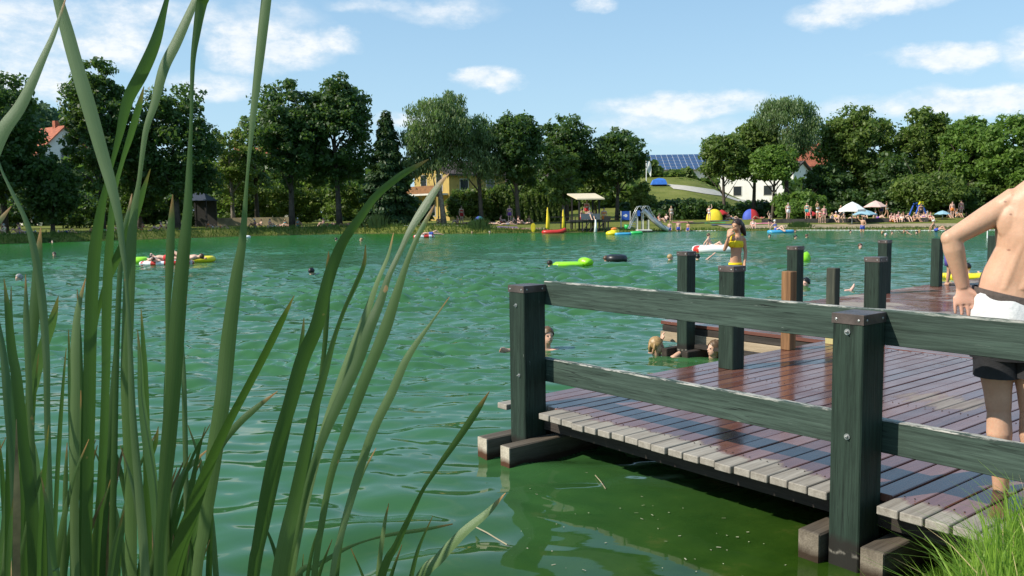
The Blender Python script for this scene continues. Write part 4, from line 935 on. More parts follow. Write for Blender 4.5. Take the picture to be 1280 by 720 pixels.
# long shed with solar roof
P0 = WY(806, 213, 150); P1 = WY(884, 211, 150)
t = thing('solar_barn', ((P0[0] + P1[0]) / 2, 154, 6), 'long white barn whose whole roof is covered with blue solar panels', 'barn', rz=R(-3)); hw_ = (P1[0] - P0[0]) / 2 + .8; ez = P0[2] - 6; tz = WY(845, 193.5, 158)[2] - 6
b = MB(); b.box(-hw_, hw_ + 1, -3, 9, -4, ez); b.build('wall', whitew, t)
b = MB(); b.add([(-hw_ - .4, -3.6, ez), (hw_ + 1.4, -3.6, ez), (hw_ + 1.4, 4.2, tz), (-hw_ - .4, 4.2, tz), (-hw_ - .4, 9.6, ez), (hw_ + 1.4, 9.6, ez)], [(0, 1, 2, 3), (3, 2, 5, 4), (0, 3, 4), (1, 5, 2)]); rfo = b.build('roof', brown_t, t)
solar = simple('solar_cells', (.025, .055, .14), .18, .2, 1.5, 0, .7); n = np.array([0, -(tz - ez), 7.8]); n /= np.linalg.norm(n)
b = MB(); fr = MB(); nx, ny = 14, 5
for i in range(nx):
    for j in range(ny):
        def q(u_, v_, e): return (-hw_ - .2 + (2 * hw_ + 1.4) * u_, -3.5 + 7.6 * v_ + n[1] * e, ez + .05 + (tz - ez) * v_ * .985 + n[2] * e)
        u0, u1, v0, v1 = (i + .05) / nx, (i + .95) / nx, (j + .06) / ny, (j + .94) / ny
        b.add([q(u0, v0, .09), q(u1, v0, .09), q(u1, v1, .09), q(u0, v1, .09)], [(0, 1, 2, 3)])
fr.add([q(0, 0, .04), (q(0, 0, .04)[0] + 2 * hw_ + 1.4, q(0, 0, .04)[1], q(0, 0, .04)[2]), (q(0, 0, .04)[0] + 2 * hw_ + 1.4, q(0, 1, .04)[1], q(0, 1, .04)[2]), q(0, 1, .04)], [(0, 1, 2, 3)])
b.build('solar_panels', solar, rfo); fr.build('panel_frames', simple('panel_frame_metal', (.55, .58, .62), .4, .1, 3, .3), rfo)

# ------------------------------------------------------------------ things on the far bank
def G(px, Y, dz=0.0):
    P = WY(px, 270, Y); return np.array([P[0], Y, float(groundz(P[0], Y)) + dz])
def GY(px, py, z=0.0):
    return WZ(px, py, z)
def K(Y): return Y / F                 # metres per photo pixel at distance Y
redm = simple('red_cloth', (.42, .02, .02), .7, .1, 4); yelm = simple('yellow_cloth', (.72, .55, .02), .7, .08, 4); bluem = simple('blue_cloth', (.05, .09, .42), .7, .1, 4); whitec = simple('white_cloth', (.74, .74, .70), .75, .05, 4); pinkc = simple('pink_cloth', (.62, .42, .36), .8, .06, 4)
lblue = simple('light_blue_cloth', (.24, .40, .47), .8, .06, 4); bpaint = simple('blue_paint', (.03, .10, .45), .4, .08, 6); ypaint = simple('yellow_paint', (.70, .62, .02), .4, .06, 6); dkw = simple('dark_timber', (.025, .022, .018), .8, .2, 5); lime = simple('lime_vinyl', (.30, .72, .02), .35, .05, 4, 0, .5); blackr = simple('black_rubber', (.012, .013, .014), .4, .1, 5); whitev = simple('white_vinyl', (.78, .78, .76), .35, .04, 4, 0, .5); redv = simple('red_vinyl', (.50, .03, .02), .35, .06, 4, 0, .5); tblue = simple('sky_blue_vinyl', (.05, .32, .55), .35, .05, 4); yv = simple('yellow_vinyl', (.75, .62, .02), .35, .05, 4); orangev = simple('orange_vinyl', (.70, .20, .03), .4, .05, 4); greenv = simple('green_vinyl', (.03, .45, .10), .4, .05, 4); awn = simple('beige_awning', (.62, .52, .36), .8, .06, 2); teal = simple('teal_cloth', (.05, .22, .24), .7, .1, 4)
def parasol(px, ptop, Y, wpx, hcan, mat, label, gy=None, n=8, skirt=.0, lean=0.0, lettering=False):
    b = G(px, Y); top = WY(px, ptop, Y); t = thing('parasol', b, label, 'parasol'); H = top[2] - b[2]; r_ = wpx * K(Y) / 2; hc = hcan * K(Y)
    p = MB(); p.tube([(0, 0, 0), (lean * H, 0, H)], .035, 8); p.build('pole', steel, t)
    p = MB(); V = [(lean * H, 0, H)]; 
    for j, (rr, zz) in enumerate(((.5, .42), (1.0, 1.0))):
        for k in range(n * 2):
            a = k * math.pi / n; sc = 1.0 if k % 2 == 0 else .93; V.append((lean * H + r_ * rr * sc * math.cos(a), r_ * rr * sc * math.sin(a), H - hc * zz + (0 if k % 2 == 0 else .03)))
    if skirt:
        for k in range(n * 2): x, y, z = V[1 + 2 * n + k]; V.append((x, y, z - skirt))
    m2 = n * 2; Fs = [(0, 1 + k, 1 + (k + 1) % m2) for k in range(m2)] + [(1 + k, 1 + m2 + k, 1 + m2 + (k + 1) % m2, 1 + (k + 1) % m2) for k in range(m2)]
    if skirt: Fs += [(1 + m2 + k, 1 + 2 * m2 + k, 1 + 2 * m2 + (k + 1) % m2, 1 + m2 + (k + 1) % m2) for k in range(m2)]
    p.add(V, Fs); p.build('canopy', mat, t)
    p = MB(); p.box(-.3, .3, -.3, .3, 0, .08, 0, .01); p.build('base', dkw, t)
    return t
pw = parasol(1065, 252, 68, 34, 10, whitec, 'large white parasol with a faintly printed border on the right bank', n=4, skirt=.16)
parasol(1081, 262, 69.5, 32, 6, lblue, 'wide pale blue parasol right behind the white one', n=4, skirt=.06)
parasol(1094, 250.5, 74, 30, 8, pinkc, 'faded pink parasol behind the pale blue one', n=4, skirt=.04)
parasol(902, 262, 80, 16, 5, redm, 'dark red round parasol between the yellow tent and the tree stems', skirt=.12)
parasol(1014.5, 264, 77, 14, 4, redm, 'bright red parasol beside the wide rounded shrub', skirt=.12)
parasol(1178, 263, 70, 20, 5, lblue, 'small blue and white parasol right of the blue swing')
b = MB(); g_ = random.Random(2); rr_ = 17 * K(68)
for s_ in (0, 1):                                   # faint print along the hanging border, too small to read in the photo
    for k in range(9):
        x = -.62 + k * .155; hh_ = g_.uniform(.05, .08)
        u0_, u1_ = x, x + g_.uniform(.05, .11); a = -math.pi / 2 * s_; c_, sn = math.cos(a + math.pi / 4 + math.pi), math.sin(a + math.pi / 4 + math.pi)
        dd = rr_ * .725; tx, ty = -sn, c_; z0_ = WY(1065, 252, 68)[2] - G(1065, 68)[2] - 10 * K(68) - .10
        b.add([(c_ * dd + tx * u0_, sn * dd + ty * u0_, z0_), (c_ * dd + tx * u1_, sn * dd + ty * u1_, z0_), (c_ * dd + tx * u1_, sn * dd + ty * u1_, z0_ + hh_), (c_ * dd + tx * u0_, sn * dd + ty * u0_, z0_ + hh_)], [(0, 1, 2, 3)])
b.build('border_print', simple('grey_print', (.12, .12, .13), .8), pw)
# blurred printed line on the white parasol's border: plain dark marks where the lettering stands
def tent(px, Y, wpx, hpx, mats, label):
    b = G(px, Y); w_ = wpx * K(Y) / 2; h_ = hpx * K(Y); t = thing('tent', b, label, 'tent', rz=R(-12))
    n_ = 7
    for part, (a0, a1, m_) in enumerate(((0, math.pi * .5, mats[0]), (math.pi * .5, math.pi, mats[1]))):
        V = []; Fs = []
        for i in range(n_ + 1):
            ph = a0 + (a1 - a0) * i / n_
            for j in range(9):
                th = math.pi * j / 8; V.append((-w_ * math.cos(ph) , w_ * .8 * math.cos(th) * math.sin(ph) ** .5 if True else 0, h_ * math.sin(ph) ** .8 * math.sin(th)))
        for i in range(n_):
            for j in range(8): Fs.append((i * 9 + j, (i + 1) * 9 + j, (i + 1) * 9 + j + 1, i * 9 + j + 1))
        p = MB(); p.add(V, Fs); p.build('canopy_panel', m_, t, True)
    return t
tent(893, 79, 20, 14, (yelm, yelm), 'yellow beach tent on the grass bank left of the red parasol')
tent(938.5, 80, 20, 13, (bluem, redm), 'half blue half red beach tent on the grass bank beside the tree stems')
tent(599, 77, 14, 11, (bluem, teal), 'dark blue dome tent in the shade under the birch')
tent(514, 79, 13, 11, (teal, lblue), 'teal shelter in the shade below the balcony')
# sunshade hut on the water edge
P = WY(712, 284, 66); t = thing('lifeguard_hut', (WY(735, 284, 69)[0], 69, 0), 'open timber hut with flat beige awning roof at the water edge', 'hut', None)
ox, oy = t.location.x, 69
def hx_(px, Y): return WY(px, 270, Y)[0] - ox
zf, zb = WY(738, 249.5, 67.4)[2], WY(738, 243, 71)[2]
b = MB(); x0, x1, y0, y1 = hx_(721.5, 67.4), hx_(756, 67.4), 67.4 - oy, 71 - oy; xb0, xb1 = hx_(709, 71), hx_(744, 71)
b.add([(x0, y0, zf), (x1, y0, zf), (xb1, y1, zb), (xb0, y1, zb), (x0, y0, zf + .09), (x1, y0, zf + .09), (xb1, y1, zb + .09), (xb0, y1, zb + .09)], [(3, 2, 1, 0), (4, 5, 6, 7), (0, 1, 5, 4), (1, 2, 6, 5), (2, 3, 7, 6), (3, 0, 4, 7)]); b.build('roof', awn, t)
for (px, Y, tz_) in ((724, 67.8, zf), (749, 67.8, zf), (715, 70.7, zb), (741, 70.7, zb)):
    b = MB(); x = hx_(px, Y); b.box(x - .07, x + .07, Y - oy - .07, Y - oy + .07, -1, tz_ - .02); b.build('post', dkw, t)
b = MB(); b.box(hx_(713, 68), hx_(763, 68), -1.6, 1.9, .95 - .12, .95); b.build('deck', dkw, t)
b = MB(); b.box(hx_(726, 67.4), hx_(750, 67.4), -1.66, -1.6, 1.0, 1.45); b.build('front_panel', simple('grey_boards', (.10, .12, .14), .7), t)
b = MB()
for px in (700, 706, 712, 718): b.box(hx_(px, 68), hx_(px, 68) + .06, -1.5, -1.44, .3, 1.25)
b.box(hx_(688, 68), hx_(724, 68), -1.5, -1.45, 1.2, 1.26); b.box(hx_(688, 68), hx_(724, 68), -1.5, -1.45, .75, .80); b.build('handrail', dkw, t)
b = MB()
for k in range(7): x = hx_(727 + k * 5.4, 67.5); b.box(x, x + .1, -1.55, -1.45, -1, .83)
for k in range(3): x = hx_(728 + k * 9, 67.5); b.tube([(x, -1.58, .1), (x + .55, -1.58, .8)], .04, 6)
b.box(hx_(755, 67.5), hx_(763, 67.5), -1.6, -1.5, .95, 1.25); b.build('substructure', dkw, t)
b = MB(); b.tube([(hx_(744.5, 67), -1.9, 1.0), (hx_(744.5, 67), -2.05, .5), (hx_(743.8, 67), -2.2, 0)], [.05, .09, .12], 8, 0); tag(b.build('water_jet', simple('white_water', (.7, .75, .72), .3), None, True, loc=(ox, oy, 0)), 'thin stream of water pouring from the hut deck into the lake', 'water jet')
# closed yellow parasols, rescue disc, red rubber boat
for (px, pt, lab) in ((684.5, 260, 'closed yellow parasol left of the hut, above the red boat'), (704, 262.5, 'closed yellow parasol nearest the hut')):
    b0 = G(px, 67.6); H = WY(px, pt, 67.6)[2] - b0[2]; t = thing('closed_parasol', b0, lab, 'parasol', 'closed yellow parasols beside the hut')
    p = MB(); p.tube([(0, 0, -.1), (0, 0, H)], .03, 6); p.build('pole', steel, t)
    p = MB(); p.tube([(0, 0, H + .05), (0, 0, H - .2), (0.02, 0, H * .55), (0, 0, H * .22), (0, 0, H * .16)], [.02, .07, .14, .16, .08], 9); p.build('folded_canopy', yelm, t, True)
P = WY(667, 284, 66.5); b = MB(); b.tube([(0, -.04, 0), (0, .04, 0)], [(.19, .37), (.19, .37)], 24, side=(1, 0, 0)); b.tube([(0, -.06, 0), (0, -.045, 0)], [(.13, .28), (.13, .28)], 20, side=(1, 0, 0))
o = b.build('rescue_disc', yelm, None, False, loc=(P[0], 67.6, .42)); tag(o, 'upright oval yellow board standing at the water edge left of the red boat', 'board')
def inflatable(name, c, L, W, tube_r, mats, label, cat, bow=.0, rz=0.0, floor=True, group=None, pattern=None):
    t = thing(name, c, label, cat, group, rz)
    pts = []; n_ = 28
    for k in range(n_):
        a = 2 * math.pi * k / n_; e = 2.6; x = math.copysign(abs(math.cos(a)) ** (2 / e), math.cos(a)) * (L / 2 - tube_r); y = math.copysign(abs(math.sin(a)) ** (2 / e), math.sin(a)) * (W / 2 - tube_r)
        pts.append(Vector((x, y, tube_r * .55 + bow * max(0, x / (L / 2)) ** 3)))
    V = []; m_ = 8
    for k in range(n_):
        d = (pts[(k + 1) % n_] - pts[k - 1]).normalized(); s_ = Vector((d.y, -d.x, 0)).normalized(); u_ = Vector((0, 0, 1))
        for j in range(m_): th = 2 * math.pi * j / m_; V.append(pts[k] + s_ * tube_r * math.cos(th) + u_ * tube_r * math.sin(th))
    Fs = [(k * m_ + j, k * m_ + (j + 1) % m_, ((k + 1) % n_) * m_ + (j + 1) % m_, ((k + 1) % n_) * m_ + j) for k in range(n_) for j in range(m_)]
    MI = [(1 if pattern and pattern(k / n_) else 0) for k in range(n_) for j in range(m_)]
    p = MB(); p.add([tuple(v) for v in V], Fs); p.m = MI; p.build('air_tube', mats if len(mats) > 1 else mats * 2, t, True)
    if floor: p = MB(); p.box(-L/2 + tube_r * 1.4, L/2 - tube_r * 1.4, -W/2 + tube_r, W/2 - tube_r, .02, .07); p.build('floor', mats[-1], t)
    return t
P = WY(693, 290, 65.5); inflatable('rubber_boat', (P[0], 65.8, 0), 1.95, .95, .17, [redv, redv], 'red rubber boat with raised bow moored beside the hut', 'boat', .28)
# blue board with white arrow, in two white posts
P = G(782, 71); t = thing('notice_board', P, 'blue notice board with a white round arrow mark between pale posts left of the slide', 'sign', None)
zz = WY(782, 275, 71)[2] - P[2]; zt = WY(782, 264, 71)[2] - P[2]; b = MB(); b.box(-.32, .32, -.02, .02, zz, zt); pb = b.build('board', bpaint, t)
b = MB()
for s_ in (-1, 1): b.box(s_ * .38 - .04, s_ * .38 + .04, -.04, .04, -.2, zt + .02)
b.build('frame_posts', pale_r, t)
b = MB(); zc = (zz + zt) / 2; b.tube([(0.02, -.026, zc), (.02, -.022, zc)], .13, 16); b.box(-.2, .0, -.027, -.022, zc - .04, zc + .04); b.build('arrow_mark', whitec, pb)
# metal slide
def slide():
    Y = 66.5; b0 = G(805, Y); b0[2] = 0; t = thing('water_slide', b0, 'grey metal water slide with ladder and looped handrails running into the lake', 'slide'); k = K(Y)
    def q(px, py, dy=0.0): P = WY(px, py, Y); return (P[0] - b0[0], dy, P[2])
    pl_ = MB(); a = q(795, 265); c = q(806, 265); pl_.box(a[0], c[0], -.4, .4, a[2] - .05, a[2]); pl_.build('platform', galv, t)
    ch = MB(); path = [q(803, 265), q(807, 268), q(812, 274), q(818, 279), q(824, 284), q(830, 287.5), q(834, 289)]; V = []; prof = [(-.42, .28), (-.40, .05), (-.25, 0), (.25, 0), (.40, .05), (.42, .28), (.46, .28), (.44, -.02), (-.44, -.02), (-.46, .28)]
    for p_ in path:
        for (yy, zz_) in prof: V.append((p_[0] + zz_ * .4, yy, p_[2] + zz_))
    m_ = len(prof); ch.add(V, [(i * m_ + j, i * m_ + (j + 1) % m_, (i + 1) * m_ + (j + 1) % m_, (i + 1) * m_ + j) for i in range(len(path) - 1) for j in range(m_)]); ch.build('chute', galv, t, True)
    for yy in (-.45, .45):
        h_ = MB(); h_.tube([q(789, 276, yy), q(793, 266, yy), q(797, 258.5, yy), q(801, 257.5, yy), q(804, 263, yy), q(807, 267, yy)], .028, 6)
        h_.tube([q(803, 262, yy), q(806, 257.5, yy), q(810, 258, yy), q(813, 265, yy), q(818, 272, yy), q(826, 279, yy), q(831, 285, yy)], .028, 6); h_.build('handrail', steel, t, True)
    l_ = MB(); 
    for i in range(7): x0_ = q(788 + i * 1.2, 283 - i * 2.7); l_.box(x0_[0], x0_[0] + .22, -.38, .38, x0_[2] - .03, x0_[2])
    for yy in (-.4, .4): l_.tube([q(786, 286, yy), q(796, 264, yy)], .04, 6)
    l_.build('ladder', galv, t)
    s_ = MB()
    for (px, pt) in ((796, 265), (803, 266), (810, 274)):
        for yy in (-.36, .36): a = q(px, pt, yy); s_.box(a[0] - .035, a[0] + .035, yy - .035, yy + .035, -1, a[2] - .03)
    s_.build('support', pale_r, t)
    pn = MB(); a = q(795.5, 270); c = q(799, 263); pn.box(a[0], c[0], -.49, -.47, a[2], c[2]); pn.build('side_panel', bpaint, t)
    f_ = MB(); a = q(794, 287.6); c = q(811, 287.6); f_.box(a[0], c[0], -1.6, -.3, .12, .20); f_.build('landing_board', pale_r, t)
slide()
# flag, blue covered boat on the slope, red shed glimpse
P = WY(808, 234, 104); gz = float(groundz(P[0], 104)); t = thing('flagpole', (P[0], 104, gz), 'white flagpole with a hanging white flag above the yellow-green bush', 'flag'); H = WY(808, 195, 104)[2] - gz
b = MB(); b.tube([(0, 0, 0), (0, 0, H)], .06, 8); b.build('pole', whitec, t)
b = MB(); V = [];  
for i in range(6):
    for j in range(5): V.append((.06 + j * .13 - i * .0 + .05 * math.sin(i), .08 * math.sin(j * 1.7 + i * .8), H - .1 - i * .3 - j * .22))
b.add(V, [(i * 5 + j, (i + 1) * 5 + j, (i + 1) * 5 + j + 1, i * 5 + j + 1) for i in range(5) for j in range(4)]); b.build('flag_cloth', whitec, t, True)
P = WY(824, 238, 120); gz = float(groundz(P[0], 120)); t = thing('covered_boat', (P[0], 120, max(gz, P[2] - .2)), 'bright blue tarpaulin covered boat parked on the slope', 'boat')
b = MB(); V = [(x * .68, y, z * .8) for x, y, z in [(-1.7, -.6, .2), (1.5, -.7, .2), (1.5, .7, .2), (-1.7, .6, .2), (-1.3, -.4, 1.0), (1.2, -.5, 1.0), (1.2, .5, 1.0), (-1.3, .4, 1.0), (-.2, 0, 1.35), (.8, 0, 1.25)]]
b.add(V, [(0, 1, 5, 4), (1, 2, 6, 5), (2, 3, 7, 6), (3, 0, 4, 7), (4, 5, 9, 8), (5, 6, 9), (6, 7, 8, 9), (7, 4, 8)]); b.build('tarpaulin', simple('blue_tarpaulin', (.04, .16, .55), .45, .1, 3), t)
b = MB(); b.box(-1.0, .95, -.45, .45, -.3, .2); b.build('trailer', dkw, t)
# swing frame
Y = 74; P = G(1151, Y); t = thing('swing_frame', P, 'blue A-shaped swing frame with a yellow top on the right bank', 'swing'); k = K(Y); H = WY(1151, 252, Y)[2] - P[2]
b = MB()
for s_ in (-1, 1): b.tube([(s_ * 8.5 * k, 0, 0), (s_ * 1.2 * k, 0, H - .15)], .075, 8); 
b.build('leg_frame', bpaint, t)
b = MB()
for s_ in (-1, 1): b.tube([(s_ * 8.5 * k, 1.1, 0), (s_ * 1.2 * k, 1.1, H - .15)], .075, 8)
b.build('leg_frame', bpaint, t)
b = MB(); b.tube([(0, .11, H - .12), (0, 1.2, H - .12)], .06, 8); b.build('crossbar', bpaint, t); b = MB(); b.add([(-.22, -.12, H - .25), (.22, -.12, H - .25), (.12, -.12, H + .02), (-.12, -.12, H + .02), (-.22, .1, H - .25), (.22, .1, H - .25), (.12, .1, H + .02), (-.12, .1, H + .02)], [(0, 1, 2, 3), (5, 4, 7, 6), (1, 5, 6, 2), (4, 0, 3, 7), (3, 2, 6, 7), (0, 4, 5, 1)]); b.build('top_bracket', ypaint, t)
b = MB(); b.tube([(0, .6, H - .12), (0, .6, .5)], .02, 5); b.box(-.25, .25, .5, .7, .45, .5); b.build('swing_seat', dkw, t)
# low dark quay edge and benches on the right bank, stone edge
q_ = MB(); xs_ = np.linspace(21, 33, 14)
for a, c in zip(xs_[:-1], xs_[1:]):
    ya, yc = float(shore(a)) + 7.5, float(shore(c)) + 7.5; za, zc = float(groundz(a, ya)), float(groundz(c, yc)); q_.add([(a, ya, za - .1), (c, yc, zc - .1), (c, yc, zc + .33), (a, ya, za + .33), (a, ya + .3, za + .33), (c, yc + .3, zc + .33), (a, ya + .3, za - .1), (c, yc + .3, zc - .1)], [(0, 1, 2, 3), (3, 2, 5, 4), (4, 5, 7, 6)])
tag(q_.build('low_wall', simple('dark_stone', (.05, .045, .04), .9, .3, 3)), 'low dark retaining wall behind the sitting bathers on the right bank', 'wall')
# dark pavilion on the left bank
P = G(251, 79); t = thing('pavilion', P, 'dark pavilion with slate hipped roof in the shade of the left trees', 'pavilion'); rt = WY(245, 241, 79)[2] - P[2]; rb = WY(245, 251, 79)[2] - P[2]
b = MB(); w_ = 1.15; b.add([(-w_, -1.6, rb), (w_, -1.6, rb), (w_, 1.6, rb), (-w_, 1.6, rb), (-.4, 0, rt), (.4, 0, rt)], [(0, 1, 5, 4), (1, 2, 5), (2, 3, 4, 5), (3, 0, 4), (3, 2, 1, 0)]); b.build('roof', simple('slate', (.03, .035, .05), .6), t)
for sx in (-.95, .95):
    for sy in (-1.3, 1.3): b = MB(); b.box(sx - .08, sx + .08, sy - .08, sy + .08, 0, rb + .1); b.build('post', dkw, t)
b = MB(); b.box(-.95, .95, 1.25, 1.35, 0, rb); b.build('back_wall', dkw, t)
# retaining wall glimpse in the sun behind the left trees
b = MB(); x0, x1 = WY(256, 280, 82)[0], WY(372, 280, 86)[0]; b.box(x0, x1, 83.5, 84, .2, 1.45); tag(b.build('sunlit_wall', simple('sandstone', (.34, .27, .16), .9, .2, 2)), 'low pale stone wall catching the sun behind the left trunks', 'wall')
# float line
t = thing('float_line', (WY(1000, 288, 62)[0], 62, 0), 'rope with white floats marking off the shallow water on the right', 'float line'); b = MB(o=t.location); ln = MB(o=t.location); pts = []
for (px, py) in ((828, 289.2), (880, 289.0), (940, 288.4), (1000, 288.2), (1060, 288.3), (1120, 288.6), (1185, 288.6), (1240, 288.2), (1330, 288)): P = WZ(px, py, .0); pts.append((P[0], P[1], .03))
C = catmull(pts, 40); s_ = np.concatenate([[0], np.cumsum(np.linalg.norm(np.diff(C, axis=0), axis=1))]); ss = np.arange(0, s_[-1], .27)
fx = np.stack([np.interp(ss, s_, C[:, i]) for i in range(3)], -1)
for k, P in enumerate(fx): b.ball(P, (.055, .04, .035), 6)
b.build('floats', whitev, t); ln.tube([tuple(p) for p in fx[::6]], .015, 4); ln.build('rope', whitec, t)
P = WY(1234, 300, 45); t = thing('depth_pole', (P[0], 45, 0), "thin white marker pole standing in the water left of the man's back", 'marker'); b = MB(); b.tube([(0, 0, -1), (0, 0, .62)], .03, 8); b.tube([(0, 0, .62), (0, 0, .68)], .06, 8); b.build('pole', whitev, t)
# ------------------------------------------------------------------ people
def frame(fwd, up):
    f_ = Vector(fwd).normalized(); u_ = Vector(up); u_ = (u_ - f_ * u_.dot(f_)).normalized(); r_ = f_.cross(u_)
    return Matrix((r_, f_, u_)).transposed()          # columns: right, forward, up
def head(mb, c, fwd, up, s=.235):
    """skull, jaw, nose, brow, ears; s = head height; c = head centre"""
    Mx = frame(fwd, up); c = Vector(c)
    def P(x, y, z): return c + Mx @ Vector((x * s, y * s, z * s))
    mb.ball(P(0, -.06, .10), (.325 * s, .40 * s, .38 * s), 18, rot=Mx)
    mb.ball(P(0, .10, -.14), (.245 * s, .265 * s, .33 * s), 16, rot=Mx)
    mb.ball(P(0, .22, -.36), (.12 * s, .10 * s, .09 * s), 12, rot=Mx)
    mb.tube([P(0, .33, .05), P(0, .40, -.06), P(0, .42, -.11)], [.03 * s, .05 * s, .055 * s], 8)
    mb.tube([P(-.2, .27, .07), P(0, .335, .08), P(.2, .27, .07)], [.04 * s, .05 * s, .04 * s], 8)
    mb.tube([P(-.09, .345, -.235), P(.09, .345, -.235)], .035 * s, 8)
    for e in (-1, 1): mb.ball(P(.325 * e, -.02, -.03), (.035 * s, .075 * s, .12 * s), 10, rot=Mx)
    return Mx
def hairmesh(mb, c, Mx, s, style, rng=random):
    c = Vector(c)
    def P(x, y, z): return c + Mx @ Vector((x * s, y * s, z * s))
    n = 22; k = 12; V = []; Fs = []
    for i in range(k + 1):
        th = math.pi * .5 * i / k * (1.30)
        for j in range(n):
            ph = 2 * math.pi * j / n; front = max(0, math.sin(ph))
            t_ = th * (1 - .42 * front ** 1.2); w_ = 1 + .03 * math.sin(j * 5.0 + i)
            V.append(P(.365 * w_ * math.sin(t_) * math.cos(ph), -.07 + .445 * w_ * math.sin(t_) * math.sin(ph), .10 + .43 * w_ * math.cos(t_)))
    for i in range(k):
        for j in range(n): Fs.append((i * n + j, (i + 1) * n + j, (i + 1) * n + (j + 1) % n, i * n + (j + 1) % n))
    mb.add([tuple(v) for v in V], Fs)
    if style in ('bob', 'long', 'tail'):
        mb.tube([P(0, -.30, .25), P(0, -.40, -.1), P(0, -.40, -.40)], [(.30 * s, .12 * s), (.33 * s, .13 * s), (.22 * s, .10 * s)], 12, side=Mx.col[0])
        for e in (-1, 1): mb.tube([P(.30 * e, -.08, .25), P(.345 * e, -.10, -.1), P(.28 * e, -.18, -.42)], [.06 * s, .10 * s, .05 * s], 8)
    if style == 'long': mb.tube([P(0, -.42, -.3), P(0, -.50, -.7), P(0, -.46, -1.1)], [(.26 * s, .11 * s), (.22 * s, .10 * s), (.08 * s, .05 * s)], 12, side=Mx.col[0])
    if style == 'bun': mb.ball(P(0, -.32, .50), (.16 * s, .16 * s, .14 * s), 12)
def hand(mb, wrist, d, palmn, s=.18, curl=.35, spread=.12):
    """palm, four unequal bent fingers and a thumb leaving the side of the palm; d = pointing, palmn = palm normal"""
    d = Vector(d).normalized(); nrm = Vector(palmn); nrm = (nrm - d * nrm.dot(d)).normalized(); sd = d.cross(nrm); w0 = Vector(wrist)
    mb.tube([w0 - d * .02 * s / .18, w0 + d * s * .12, w0 + d * s * .36, w0 + d * s * .50], [(.030, .021), (.034, .018), (.043, .015), (.040, .012)], 12, side=sd)
    for i, (off, L) in enumerate(((-.031, .42), (-.0105, .47), (.0105, .44), (.031, .34))):
        b_ = w0 + d * s * .47 + sd * off; L *= s; dd = (d + sd * (off / .031) * spread).normalized(); p = [b_ - dd * .02, b_]; c = 0
        for seg in (.42, .32, .26):
            c += curl; q = (dd * math.cos(c) + nrm * math.sin(c)); p.append(p[-1] + q * L * seg)
        r0 = .0088 if i < 3 else .0076
        mb.tube(p, [r0, r0 * 1.02, r0, r0 * .9, r0 * .62], 9)
    t0 = w0 + d * s * .14 + sd * -.028; q = (d * .55 - sd * .75 + nrm * .35).normalized(); q2 = (d * .85 - sd * .3 + nrm * .4).normalized()
    mb.tube([t0 - q * .01, t0 + q * s * .17, t0 + q * s * .17 + q2 * s * .17, t0 + q * s * .17 + q2 * s * .30], [.016, .0125, .0105, .007], 9)
